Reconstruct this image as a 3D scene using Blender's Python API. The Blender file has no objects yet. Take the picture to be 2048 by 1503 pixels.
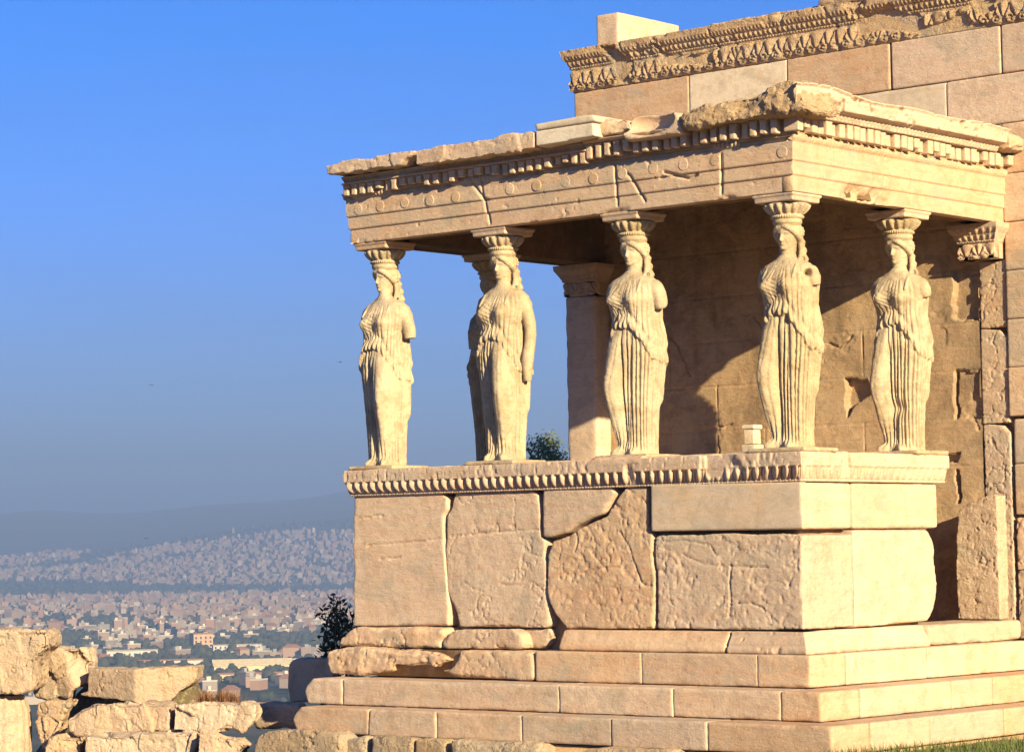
import bpy, bmesh, math, random
import numpy as np
from mathutils import Matrix, Vector
random.seed(7)
SC = bpy.context.scene
COL = SC.collection

# ------------------------------------------------------------------ camera
FPX, CX, CY = 5420.0, 1024.0, 751.5          # focal length in photo pixels
CAM = np.array([14.39953838, -20.48420729, 0.79907968])
ROT = np.array([[0.75252234, -0.0537689, -0.65636806],
                [0.65837395, 0.03730939, 0.75176575],
                [-0.01593292, -0.99785616, 0.06347619]])
cd = bpy.data.cameras.new("camera"); cam = bpy.data.objects.new("camera", cd); COL.objects.link(cam)
cd.sensor_width = 36.0; cd.lens = 36.0 * FPX / 2048.0
cd.clip_start = 0.5; cd.clip_end = 60000.0
M = Matrix.Identity(4)
for r in range(3):
    M[r][0] = ROT[r][0]; M[r][1] = -ROT[r][1]; M[r][2] = -ROT[r][2]; M[r][3] = CAM[r]
cam.matrix_world = M
SC.camera = cam

# ------------------------------------------------------------------ light
SUN = np.array([1.0, -0.39, 0.342]); SUN = SUN / np.linalg.norm(SUN)   # towards the sun
EL = math.asin(SUN[2]); AZ = math.atan2(SUN[0], SUN[1])                # azimuth clockwise from +Y
ld = bpy.data.lights.new("sun", 'SUN'); ld.energy = 4.6; ld.angle = math.radians(0.5); ld.color = (1.0, 0.82, 0.47)
lo = bpy.data.objects.new("sun", ld); COL.objects.link(lo)
lo.rotation_euler = Vector(SUN).to_track_quat('Z', 'Y').to_euler(); lo.location = (30, -10, 20)
W = bpy.data.worlds.new("World"); SC.world = W; W.use_nodes = True
nt = W.node_tree; N = nt.nodes; L = nt.links
bg = N["Background"]
sky = N.new("ShaderNodeTexSky"); sky.sky_type = 'NISHITA'; sky.sun_disc = False
sky.sun_elevation = EL; sky.sun_rotation = AZ; sky.altitude = 150; sky.air_density = 1.0; sky.dust_density = 0.6; sky.ozone_density = 3.0
tc = N.new("ShaderNodeTexCoord"); sx = N.new("ShaderNodeSeparateXYZ"); L.new(tc.outputs["Generated"], sx.inputs[0])
rm = N.new("ShaderNodeValToRGB"); L.new(sx.outputs["Z"], rm.inputs[0])
SKY_RAMP = [(0.0, (0.36, 0.46, 0.84)), (0.03, (0.33, 0.455, 0.87)), (0.112, (0.215, 0.465, 1.12)), (0.20, (0.058, 0.45, 1.12)), (0.45, (0.22, 0.44, 0.80))]
e = rm.color_ramp.elements
while len(e) < len(SKY_RAMP): e.new(0.5)
for k, (p, c) in enumerate(SKY_RAMP): e[k].position = p; e[k].color = (*c, 1)
mul = N.new("ShaderNodeMix"); mul.data_type = 'RGBA'; mul.blend_type = 'MULTIPLY'; mul.inputs[0].default_value = 1.0
L.new(sky.outputs[0], mul.inputs[6]); L.new(rm.outputs[0], mul.inputs[7]); wm = N.new("ShaderNodeMapping"); wm.inputs["Scale"].default_value = (1.0, 1.0, 7.0); L.new(tc.outputs["Generated"], wm.inputs[0])
wn = N.new("ShaderNodeTexNoise"); wn.inputs["Scale"].default_value = 5.0; wn.inputs["Detail"].default_value = 7; wn.inputs["Roughness"].default_value = 0.6; wn.inputs["Distortion"].default_value = 0.6; L.new(wm.outputs[0], wn.inputs[0])
wr = N.new("ShaderNodeMapRange"); wr.inputs[1].default_value = 0.35; wr.inputs[2].default_value = 0.75; wr.inputs[3].default_value = 0.0; wr.inputs[4].default_value = 0.16; L.new(wn.outputs[0], wr.inputs[0])
cl = N.new("ShaderNodeMix"); cl.data_type = 'RGBA'; cl.blend_type = 'SCREEN'; L.new(wr.outputs[0], cl.inputs[0]); L.new(mul.outputs[2], cl.inputs[6]); cl.inputs[7].default_value = (0.55, 0.60, 0.66, 1); cl.clamp_result = False
L.new(cl.outputs[2], bg.inputs[0])
bg.inputs[1].default_value = 0.060
SC.view_settings.view_transform = 'Standard'; SC.view_settings.look = 'None'; SC.view_settings.gamma = 1.0
SC.view_settings.exposure = 1.48
SC.cycles.max_bounces = 6; SC.cycles.diffuse_bounces = 2; SC.cycles.volume_bounces = 0; SC.cycles.caustics_reflective = False; SC.cycles.caustics_refractive = False

# ------------------------------------------------------------------ geometry helpers
def ray(px, py): return ROT @ np.array([(px - CX) / FPX, (py - CY) / FPX, 1.0])
def at(px, py, axis, val):
    """the point of the plane axis = val that the photo shows at (px, py)"""
    r = ray(px, py); return CAM + r * ((val - CAM[axis]) / r[axis])
def sx_(px, py, y): return float(at(px, py, 1, y)[0])

def _hash(ix, iy, iz, seed):
    h = (ix.astype(np.int64) * 73856093) ^ (iy.astype(np.int64) * 19349663) ^ (iz.astype(np.int64) * 83492791) ^ (seed * 668265263 + 374761393)
    h = (h ^ (h >> 13)) & 0x7fffffff
    h = (h * 1274126177) & 0x7fffffff
    h = (h ^ (h >> 16)) & 0x7fffffff
    return h / float(0x7fffffff) * 2 - 1
def vnoise(P, seed=0):
    i = np.floor(P); f = P - i; i = i.astype(np.int64); u = f * f * (3 - 2 * f)
    x, y, z = i.T; a, b, c = u.T
    def k(dx, dy, dz): return _hash(x + dx, y + dy, z + dz, seed)
    x00 = k(0,0,0) * (1-a) + k(1,0,0) * a; x10 = k(0,1,0) * (1-a) + k(1,1,0) * a
    x01 = k(0,0,1) * (1-a) + k(1,0,1) * a; x11 = k(0,1,1) * (1-a) + k(1,1,1) * a
    return (x00 * (1-b) + x10 * b) * (1-c) + (x01 * (1-b) + x11 * b) * c
def fbm(P, scale, octv=4, seed=0, gain=0.5):
    P = np.asarray(P, float) * scale; s = 0; a = 1.0; t = 0
    for o in range(octv):
        s = s + a * vnoise(P + 17.3 * o, seed + o * 31); t += a; a *= gain; P = P * 2.03
    return s / t
def sstep(x, a, b):
    t = np.clip((x - a) / (b - a), 0, 1); return t * t * (3 - 2 * t)

def mesh_new(name, V, F, smooth=True):
    me = bpy.data.meshes.new(name)
    V = np.asarray(V, dtype=np.float32)
    if isinstance(F, np.ndarray):
        n, k = F.shape
        me.vertices.add(len(V)); me.vertices.foreach_set("co", V.ravel())
        me.loops.add(n * k); me.loops.foreach_set("vertex_index", F.astype(np.int32).ravel())
        me.polygons.add(n); me.polygons.foreach_set("loop_start", np.arange(0, n * k, k, dtype=np.int32))
        me.polygons.foreach_set("loop_total", np.full(n, k, dtype=np.int32))
    else:
        me.from_pydata(V.tolist(), [], F)
    me.update(calc_edges=True); me.validate()
    if smooth: me.polygons.foreach_set("use_smooth", np.ones(len(me.polygons), dtype=bool))
    return me
ORIG = {}
def obj(name, VF, mat, parent=None, smooth=True, **props):
    V, F = VF
    root = ORIG.get(parent.name, np.zeros(3)) if parent is not None else np.zeros(3)
    me = mesh_new(name, np.asarray(V, float) - root, F, smooth)
    for m in (mat if isinstance(mat, (list, tuple)) else [mat]): me.materials.append(m)
    o = bpy.data.objects.new(name, me); COL.objects.link(o)
    if parent is not None: o.parent = parent; ORIG[o.name] = root
    for k, v in props.items(): o[k] = v
    return o
def centred(name, VF, mat, smooth=True, **props):
    """a top-level one-mesh thing whose origin sits at the middle of its base"""
    V = np.asarray(VF[0], float); c = np.array([(V[:, 0].min() + V[:, 0].max()) / 2, (V[:, 1].min() + V[:, 1].max()) / 2, V[:, 2].min()])
    o = obj(name, (V - c, VF[1]), mat, None, smooth, **props); o.location = c; return o
def thing(name, label, cat, loc=(0, 0, 0), group=None):
    o = bpy.data.objects.new(name, None); COL.objects.link(o); o.location = loc; o.empty_display_size = 0.2
    o['label'] = label; o['category'] = cat
    if group: o['group'] = group
    ORIG[o.name] = np.array(loc, float); return o

def join(parts):
    Vs, Fs, n = [], [], 0
    for V, F in parts:
        Vs.append(np.asarray(V, float)); Fs += [[int(i) + n for i in f] for f in F]; n += len(V)
    return np.vstack(Vs), Fs
def box(x0, x1, y0, y1, z0, z1):
    V = np.array([(x, y, z) for x in (x0, x1) for y in (y0, y1) for z in (z0, z1)], float)
    return V, [(0, 1, 3, 2), (4, 6, 7, 5), (0, 4, 5, 1), (2, 3, 7, 6), (0, 2, 6, 4), (1, 5, 7, 3)]
def prism(poly, f3, d0, d1):
    """poly: 2-D outline; f3(a, b, d) -> 3-D point; extruded from d0 to d1 (ends capped by n-gons)"""
    n = len(poly)
    V = [f3(a, b, d0) for a, b in poly] + [f3(a, b, d1) for a, b in poly]
    F = [tuple(range(n)), tuple(range(2 * n - 1, n - 1, -1))] + [(i, i + n, (i + 1) % n + n, (i + 1) % n) for i in range(n)]
    return np.array(V, float), F
def clean(VF, tri=True):
    bm = bmesh.new(); vs = [bm.verts.new(v) for v in VF[0]]
    for f in VF[1]:
        try: bm.faces.new([vs[i] for i in f])
        except ValueError: pass
    bmesh.ops.recalc_face_normals(bm, faces=bm.faces[:])
    if tri: bmesh.ops.triangulate(bm, faces=bm.faces[:])
    me = bpy.data.meshes.new("tmp"); bm.to_mesh(me); bm.free(); return me
def remesh(VF, voxel):
    me = clean(VF); o = bpy.data.objects.new("tmp", me); COL.objects.link(o)
    md = o.modifiers.new("r", 'REMESH'); md.mode = 'VOXEL'; md.voxel_size = voxel; md.adaptivity = 0
    dg = bpy.context.evaluated_depsgraph_get(); m2 = bpy.data.meshes.new_from_object(o.evaluated_get(dg))
    bpy.data.objects.remove(o); bpy.data.meshes.remove(me)
    n = len(m2.vertices); V = np.empty(n * 3); m2.vertices.foreach_get("co", V); V = V.reshape(-1, 3)
    nl = len(m2.loops); lv = np.empty(nl, dtype=np.int32); m2.loops.foreach_get("vertex_index", lv)
    F = lv.reshape(-1, 4) if nl == 4 * len(m2.polygons) else [tuple(p.vertices) for p in m2.polygons]
    E = np.empty(len(m2.edges) * 2, dtype=np.int32); m2.edges.foreach_get("vertices", E); E = E.reshape(-1, 2)
    bpy.data.meshes.remove(m2); return V, F, E
def lap(V, E, it, k=0.6):
    n = len(V); a, b = E[:, 0], E[:, 1]; deg = np.bincount(a, minlength=n) + np.bincount(b, minlength=n); deg = np.maximum(deg, 1)[:, None]
    P = V.copy()
    for _ in range(it):
        S = np.stack([np.bincount(a, P[b, c], n) + np.bincount(b, P[a, c], n) for c in range(3)], 1) / deg
        P = P + k * (S - P)
    return P
def normals(V, F):
    Q = np.asarray(F); nn = np.cross(V[Q[:, 2]] - V[Q[:, 0]], V[Q[:, 3]] - V[Q[:, 1]]); R = np.zeros_like(V)
    for c in range(3):
        for k in range(4): R[:, c] += np.bincount(Q[:, k], nn[:, c], len(V))
    return R / np.maximum(np.linalg.norm(R, axis=1), 1e-9)[:, None]
_sd = [100]
def weather(VF, voxel=0.016, wear=1.0, rough=0.004, lumps=0.0, chips=0.55, rnd=14, pits=0.0, flake=0.0):
    """turn a closed shape into weathered stone: rounded and chipped edges, uneven faces"""
    _sd[0] += 7; s = _sd[0]
    V, F, E = remesh(VF, voxel)
    Ps = lap(V, E, rnd)
    k = np.clip(0.35 + wear * (chips + 2.1 * fbm(V, 5.0, 4, s)), 0.25, 3.2)[:, None]
    P = V + (Ps - V) * k
    nrm = normals(lap(V, E, 3), F)
    h = rough * 1.1 * fbm(V * np.array((1, 1, 1.9)), 12.0, 4, s + 3, 0.7)
    if rough > 0.004:      # broken, flaky face: ledges and short cracks
        g = fbm(V * np.array((1, 1, 1.9)), 4.5, 4, s + 13, 0.6); h = h + rough * 1.2 * (np.floor(g * 7) / 7 - g) * 3.0
        h = h - min(rough * 2.6, 0.02) * np.clip(1 - np.abs(fbm(V, 3.6, 4, s + 21)) / 0.03, 0, 1)
    if flake:              # conchoidal breaks: flat facets instead of soft lumps
        rs = np.random.RandomState(s); lo_, hi_ = V.min(0), V.max(0); ns = int(np.clip(((hi_ - lo_).prod() / 0.006) ** 0.8, 14, 160)); S = rs.uniform(lo_, hi_, (ns, 3)); Gd = rs.normal(0, 1, (ns, 3)); Gd /= np.linalg.norm(Gd, axis=1)[:, None]
        Vq = V + 0.03 * np.stack([fbm(V, 5.0, 2, s + 50 + q) for q in range(3)], 1); best = np.full(len(V), 9e9); who = np.zeros(len(V), int)
        for q in range(ns):
            dd = ((Vq - S[q]) ** 2).sum(1); m_ = dd < best; best[m_] = dd[m_]; who[m_] = q
        h = h + flake * np.clip(((V - S[who]) * Gd[who]).sum(1) / 0.10, -1, 1) - flake * 0.6 * rs.rand(ns)[who]
    if lumps: h = h + lumps * fbm(V, 2.2, 4, s + 5) * 1.6
    if pits: h = h - pits * np.clip(fbm(V, 22.0, 2, s + 9) - 0.25, 0, 1) * 3
    return P + nrm * h[:, None], F

def sheet(face, u0, u1, prof, disp, du=0.01, end0=True, end1=True, x_at=0.0, zlift=None, base=0.0):
    """moulding swept along a face of the porch.  face 'S': runs in x, outward is -y; 'E': runs in y, outward is +x; 'W': runs in y, outward is -x.
    prof: [(out, z)], disp(u, z, out) -> extra out; the ends are mitred where end0/end1 are 'm'"""
    u = np.linspace(u0, u1, int((u1 - u0) / du) + 2); o = np.array([p[0] for p in prof]); z = np.array([p[1] for p in prof])
    U, O = np.meshgrid(u, o, indexing='ij'); Z = np.tile(z, (len(u), 1)).astype(float)
    D = disp(U, Z, O); D[:, 0] = 0; D[:, -1] = 0
    T = (U - u0) / (u1 - u0)
    OO = O + D
    if end0 == 'm': U = U - np.maximum(OO, 0) * (1 - T)
    if end1 == 'm': U = U + np.maximum(OO, 0) * T
    if zlift is not None: Z = Z + zlift(U, Z)
    if face == 'S': P = np.stack([U, base - OO, Z], -1)
    elif face == 'E': P = np.stack([base + OO, U, Z], -1)
    else: P = np.stack([base - OO, U, Z], -1)
    n, m = U.shape; idx = np.arange(n * m).reshape(n, m)
    F = np.stack([idx[:-1, :-1], idx[1:, :-1], idx[1:, 1:], idx[:-1, 1:]], -1).reshape(-1, 4)
    if face == 'W': F = F[:, ::-1]
    V = P.reshape(-1, 3); F = [tuple(f) for f in F]
    F.append(tuple(idx[0, :])); F.append(tuple(idx[-1, ::-1]))
    return V, F
def dense(pts, dz):
    """add points along a profile so that relief has vertices to move"""
    out = [pts[0]]
    for a, b in zip(pts[:-1], pts[1:]):
        n = max(1, int(math.hypot(b[0] - a[0], b[1] - a[1]) / dz))
        for k in range(1, n + 1): out.append((a[0] + (b[0] - a[0]) * k / n, a[1] + (b[1] - a[1]) * k / n))
    return out
def segd(px, pz, pts):
    d = np.full(px.shape, 9.0)
    for (ax, az), (bx, bz) in zip(pts[:-1], pts[1:]):
        t = np.clip(((px - ax) * (bx - ax) + (pz - az) * (bz - az)) / ((bx - ax) ** 2 + (bz - az) ** 2 + 1e-9), 0, 1)
        d = np.minimum(d, np.hypot(px - ax - t * (bx - ax), pz - az - t * (bz - az)))
    return d
def egg_row(u, z, z0, z1, p, amp):
    x = (np.mod(u, p) / p - 0.5) * 2; t = (z - z0) / (z1 - z0); inz = ((t > -0.02) & (t < 1.02)).astype(float)
    egg = np.sqrt(np.clip(1 - (x / 0.60) ** 2 - ((t - 0.62) / 0.66) ** 2, 0, 1))
    dart = np.clip(1 - (1 - np.abs(x)) / 0.14, 0, 1) * np.clip(1.15 - t * 0.6, 0, 1) * 0.55
    return inz * amp * (np.maximum(egg, dart) - 0.45)
def bead_row(u, z, z0, z1, p, amp):
    x = (np.mod(u, p) / p - 0.5) * 2; t = (z - z0) / (z1 - z0) * 2 - 1
    return amp * np.sqrt(np.clip(1 - (x / 0.85) ** 2 - t ** 2, 0, 1)) * (np.abs(t) <= 1)
def anthemion(u, z, z0, z1, p, amp):
    """row of palmettes and lotus buds joined by spirals"""
    c = np.floor(u / p); x = (u / p - c - 0.5) * p; t = z - z0; H = z1 - z0
    r = np.hypot(x, t - 0.10 * H); a = np.arctan2(x, t - 0.10 * H)
    even = np.mod(c, 2) == 0
    palm = (0.5 + 0.5 * np.cos(a * 9.0)) ** 0.6 * (np.abs(a) < 1.75) * (r < 0.80 * H * (1 - 0.12 * np.abs(a))) * sstep(r, 0.10 * H, 0.25 * H)
    lot = (0.5 + 0.5 * np.cos(a * 5.0)) ** 0.5 * (np.abs(a) < 0.95) * (r < 0.82 * H) * (r > 0.12 * H)
    sp = np.abs(np.mod(np.hypot(np.abs(x) - p * 0.44, t - 0.17 * H) / 0.035, 1) - 0.5) * 2 * (np.hypot(np.abs(x) - p * 0.44, t - 0.17 * H) < 0.16 * H)
    return amp * np.maximum(np.where(even, palm, lot), sp)
def tube(pts, rad, n=20, sq=1.0):
    pts = np.array(pts, float); V = []; m = len(pts)
    for i in range(m):
        t = pts[min(i + 1, m - 1)] - pts[max(i - 1, 0)]; t /= np.linalg.norm(t) + 1e-9
        a = np.cross(t, (0, 1, 0.001) if abs(t[1]) < 0.9 else (1, 0, 0)); a /= np.linalg.norm(a); b = np.cross(t, a)
        for k in range(n):
            q = 2 * math.pi * k / n; V.append(pts[i] + rad[i] * (math.cos(q) * a + sq * math.sin(q) * b))
    F = [(i * n + k, i * n + (k + 1) % n, (i + 1) * n + (k + 1) % n, (i + 1) * n + k) for i in range(m - 1) for k in range(n)]
    F += [tuple(range(n - 1, -1, -1)), tuple(range((m - 1) * n, m * n))]
    return np.array(V), F
def curve_pts(pts, rad, sub=6):
    P = np.array(pts, float); R = np.array(rad, float); oP, oR = [], []
    for i in range(len(P) - 1):
        p0 = P[max(i - 1, 0)]; p1 = P[i]; p2 = P[i + 1]; p3 = P[min(i + 2, len(P) - 1)]
        for k in range(sub):
            t = k / sub; oP.append(0.5 * (2 * p1 + (p2 - p0) * t + (2 * p0 - 5 * p1 + 4 * p2 - p3) * t * t + (3 * p1 - p0 - 3 * p2 + p3) * t ** 3)); oR.append(R[i] + (R[i + 1] - R[i]) * t)
    oP.append(P[-1]); oR.append(R[-1]); return oP, oR
def ball(c, s, nu=28, nv=20, fn=None):
    V = []; 
    for j in range(nv + 1):
        v = math.pi * j / nv
        for i in range(nu):
            q = 2 * math.pi * i / nu; d = np.array((math.sin(v) * math.cos(q), math.sin(v) * math.sin(q), math.cos(v)))
            V.append(np.array(c) + d * np.array(s) * (fn(d) if fn else 1.0))
    F = [(j * nu + i, (j + 1) * nu + i, (j + 1) * nu + (i + 1) % nu, j * nu + (i + 1) % nu) for j in range(nv) for i in range(nu)]
    return np.array(V), F
def lathe(prof, n, disp=None):
    V = []
    for (r, z) in prof:
        for k in range(n):
            q = 2 * math.pi * k / n; rr = r + (disp(q, z) if disp else 0); V.append((rr * math.sin(q), -rr * math.cos(q), z))
    m = len(prof)
    F = [(i * n + k, i * n + (k + 1) % n, (i + 1) * n + (k + 1) % n, (i + 1) * n + k) for i in range(m - 1) for k in range(n)]
    F += [tuple(range(n - 1, -1, -1)), tuple(range((m - 1) * n, m * n))]
    return np.array(V), F

# ------------------------------------------------------------------ materials
class NB:
    def __init__(s, name):
        s.m = bpy.data.materials.new(name); s.m.use_nodes = True; s.t = s.m.node_tree; s.b = s.t.nodes["Principled BSDF"]
    def n(s, k, **kw):
        x = s.t.nodes.new(k)
        for a, v in kw.items(): setattr(x, a, v)
        return x
    def l(s, a, b): s.t.links.new(a, b)
    def pos(s, sc=(1, 1, 1), rot=(0, 0, 0)):
        g = s.n("ShaderNodeNewGeometry"); mp = s.n("ShaderNodeMapping"); mp.inputs["Scale"].default_value = sc; mp.inputs["Rotation"].default_value = rot
        s.l(g.outputs["Position"], mp.inputs["Vector"]); return mp.outputs[0]
    def noise(s, vec, scale, det=4, rough=0.55, dist=0.0):
        x = s.n("ShaderNodeTexNoise"); x.inputs["Scale"].default_value = scale; x.inputs["Detail"].default_value = det
        x.inputs["Roughness"].default_value = rough; x.inputs["Distortion"].default_value = dist; s.l(vec, x.inputs["Vector"]); return x.outputs["Fac"]
    def ramp(s, fac, stops):
        r = s.n("ShaderNodeValToRGB"); e = r.color_ramp.elements
        while len(e) < len(stops): e.new(0.5)
        for i, (p, c) in enumerate(stops): e[i].position = p; e[i].color = (c, c, c, 1) if not isinstance(c, tuple) else (*c, 1)
        s.l(fac, r.inputs[0]); return r.outputs[0]
    def mix(s, fac, a, b, mode='MIX'):
        x = s.n("ShaderNodeMix"); x.data_type = 'RGBA'; x.blend_type = mode
        for sock, v in ((x.inputs[0], fac), (x.inputs[6], a), (x.inputs[7], b)):
            if isinstance(v, (int, float)): sock.default_value = v
            elif isinstance(v, tuple): sock.default_value = (*v, 1)
            else: s.l(v, sock)
        return x.outputs[2]
    def math(s, op, a, b=0.0):
        x = s.n("ShaderNodeMath"); x.operation = op
        for i, v in enumerate((a, b)):
            if isinstance(v, (int, float)): x.inputs[i].default_value = v
            else: s.l(v, x.inputs[i])
        return x.outputs[0]

def stone_mat(name, a, b, pink, stain, grain=1.0, streak=0.5, staining=0.5, pit=0.4, bump=0.5, tint=0.16, stain_shade=0.0, patina=0.75, sc=(0.10, 0.075, 0.05), ss=1.7):
    m = NB(name); p = m.pos(); 
    big = m.noise(p, 0.9, 5, 0.6, 0.4)
    col = m.mix(m.ramp(big, [(0.35, 0.0), (0.65, 1.0)]), a, b)
    # bedding veins of the marble, nearly level
    pv = m.pos((0.35, 0.35, 5.0), (0.05, 0.09, 0)); vein = m.noise(pv, 2.2, 6, 0.65, 0.8)
    col = m.mix(m.math('MULTIPLY', m.ramp(vein, [(0.44, 0.0), (0.62, 1.0)]), streak), col, pink)
    pd = m.pos((1.2, 1.2, 0.22)); drip = m.noise(pd, 3.4, 5, 0.62, 0.3)
    col = m.mix(m.math('MULTIPLY', m.ramp(drip, [(0.50, 0.0), (0.70, 1.0)]), staining), col, stain)
    # blotches and hairline veins
    blo = m.noise(p, 5.5, 6, 0.7, 0.5); col = m.mix(m.math('MULTIPLY', m.ramp(blo, [(0.38, 1.0), (0.50, 0.0)]), 0.30), col, tuple(0.55 * x for x in stain))
    hv = m.noise(m.pos((0.6, 0.6, 2.6), (0.2, 0.35, 0.1)), 3.0, 5, 0.7, 1.2)
    col = m.mix(m.math('MULTIPLY', m.ramp(hv, [(0.485, 0.0), (0.5, 1.0), (0.515, 0.0)]), 0.35 * streak + 0.08), col, tuple(0.45 * x for x in stain))
    gr = m.noise(p, 60, 3, 0.7); col = m.mix(0.22 * grain, col, m.ramp(gr, [(0.3, 0.35), (0.7, 0.95)]), 'OVERLAY')
    oi = m.n("ShaderNodeObjectInfo"); v = m.math('ADD', m.math('MULTIPLY', oi.outputs["Random"], tint * 2), 1 - tint)
    hsv = m.n("ShaderNodeHueSaturation"); m.l(v, hsv.inputs["Value"]); m.l(col, hsv.inputs["Color"])
    sat = m.math('ADD', m.math('MULTIPLY', m.math('FRACT', m.math('MULTIPLY', oi.outputs["Random"], 7.31)), 0.30), 0.85); m.l(sat, hsv.inputs["Saturation"])
    col = hsv.outputs[0]
    pa = m.noise(m.pos((0.8, 0.8, 1.5), (0.1, 0.0, 0.4)), 1.9, 6, 0.68, 0.9)
    col = m.mix(m.math('MULTIPLY', m.ramp(pa, [(0.52, 0.0), (0.66, 1.0)]), patina), col, (0.43, 0.36, 0.285))
    pb = m.noise(m.pos((0.9, 0.9, 2.6), (0.0, 0.12, 0.9)), 2.7, 6, 0.7, 1.2)
    col = m.mix(m.math('MULTIPLY', m.ramp(pb, [(0.54, 0.0), (0.68, 1.0)]), patina), col, (0.60, 0.43, 0.29))
    if stain_shade:  # dark blotches: stains on the statues, painted shade inside the porch
        so = m.noise(p, ss, 6, 0.7, 0.6); col = m.mix(m.math('MULTIPLY', m.ramp(so, [(0.46, 0.0), (0.62, 1.0)]), stain_shade), col, sc)
    m.l(col, m.b.inputs["Base Color"]); m.b.inputs["Roughness"].default_value = 0.82; m.b.inputs["Specular IOR Level"].default_value = 0.25
    vo = m.n("ShaderNodeTexVoronoi"); vo.inputs["Scale"].default_value = 34; m.l(m.pos((1, 1, 1.3)), vo.inputs["Vector"])
    pits = m.ramp(vo.outputs["Distance"], [(0.06, 0.0), (0.30, 1.0)])
    mask = m.ramp(m.noise(p, 2.3, 4, 0.6), [(0.45, 0.0), (0.6, 1.0)])
    h = m.math('ADD', m.math('MULTIPLY', m.noise(p, 48, 6, 0.75), 1.1), m.math('MULTIPLY', m.noise(m.pos((1, 1, 2.2)), 11, 6, 0.7), 1.3))
    h = m.math('ADD', h, m.math('MULTIPLY', m.math('MULTIPLY', pits, mask), pit))
    h = m.math('ADD', h, m.math('MULTIPLY', m.ramp(hv, [(0.488, 0.0), (0.5, -1.0), (0.512, 0.0)]), 0.5))
    bp = m.n("ShaderNodeBump"); bp.inputs["Strength"].default_value = bump; bp.inputs["Distance"].default_value = 0.02; m.l(h, bp.inputs["Height"]); m.l(bp.outputs[0], m.b.inputs["Normal"])
    return m.m
MARBLE = stone_mat("weathered_marble", (0.61, 0.440, 0.315), (0.58, 0.425, 0.315), (0.59, 0.365, 0.255), (0.49, 0.325, 0.19), staining=0.42, tint=0.11, streak=0.65, bump=0.42)
PALE = stone_mat("pale_new_marble", (0.62, 0.51, 0.39), (0.58, 0.47, 0.36), (0.58, 0.44, 0.32), (0.50, 0.38, 0.24), streak=0.3, staining=0.2, pit=0.1, bump=0.2)
GREY = stone_mat("grey_veined_marble", (0.49, 0.375, 0.275), (0.45, 0.355, 0.27), (0.54, 0.35, 0.225), (0.47, 0.29, 0.14), streak=0.6, staining=0.95, pit=0.05, bump=0.15)
STATUE = stone_mat("statue_marble", (0.53, 0.425, 0.285), (0.48, 0.375, 0.245), (0.50, 0.36, 0.225), (0.40, 0.28, 0.155), streak=0.3, staining=0.5, pit=0.35, bump=0.45, tint=0.05, stain_shade=0.50, patina=0.5, sc=(0.26, 0.18, 0.105), ss=4.5)
INNER = stone_mat("shade_mottled_inner_marble", (0.56, 0.365, 0.195), (0.48, 0.305, 0.155), (0.58, 0.33, 0.155), (0.32, 0.185, 0.080), streak=0.6, staining=0.6, stain_shade=0.40, patina=0.2)  # brown inner stone; its dark blotches put the porch's interior shade into the colour
SHADE_TONE = stone_mat("shade_darkened_marble", (0.24, 0.160, 0.085), (0.19, 0.125, 0.070), (0.26, 0.15, 0.075), (0.13, 0.08, 0.04), streak=0.6, staining=0.7, stain_shade=0.6, patina=0.1)  # ceiling and beam stone, colour darkened to stand for shade under the roof
ROUGH = stone_mat("hacked_marble", (0.54, 0.40, 0.27), (0.50, 0.36, 0.23), (0.54, 0.35, 0.22), (0.42, 0.28, 0.16), pit=1.4, bump=1.0)
RUIN = stone_mat("ruin_limestone", (0.58, 0.43, 0.325), (0.53, 0.385, 0.275), (0.56, 0.36, 0.265), (0.42, 0.30, 0.18), pit=1.0, bump=0.8, streak=0.3, tint=0.10)

def jag(poly, step=0.05, amp=0.012, seed=0):
    out = []; n = len(poly)
    for i in range(n):
        (x0, y0), (x1, y1) = poly[i], poly[(i + 1) % n]; L_ = math.hypot(x1 - x0, y1 - y0); m_ = max(1, int(L_ / step))
        for k in range(m_):
            t = k / m_; a = amp * min(1.0, L_ / 0.15) * (1 if k else 0.4) * float(fbm(np.array([[x0 + t * (x1 - x0), y0 + t * (y1 - y0), seed * 3.7]]), 9.0, 3, seed, 0.7)[0]) * 2.2
            out.append((x0 + t * (x1 - x0) + a * (y1 - y0) / (L_ + 1e-9), y0 + t * (y1 - y0) - a * (x1 - x0) / (L_ + 1e-9)))
    return out
# ================================================================== THE PORCH
porch = thing("stone_porch", "roofed marble porch carried by statues of women on a stepped podium", "porch", (-2.85, 1.2, -1.35))
XW = -5.73                                   # west face
def S3(y): return lambda a, b, d: (a, y + d, b)
def E3(x): return lambda a, b, d: (x - d, a, b)
def polyS(pts, y=0.0): return [(float(p[0]), float(p[2])) for p in (at(px, py, 1, y) for px, py in pts)]
def polyE(pts, x=0.0): return [(float(p[1]), float(p[2])) for p in (at(px, py, 0, x) for px, py in pts)]
def blk(x0, x1, y0, y1, z0, z1): return box(x0, x1, y0, y1, z0, z1)

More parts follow.
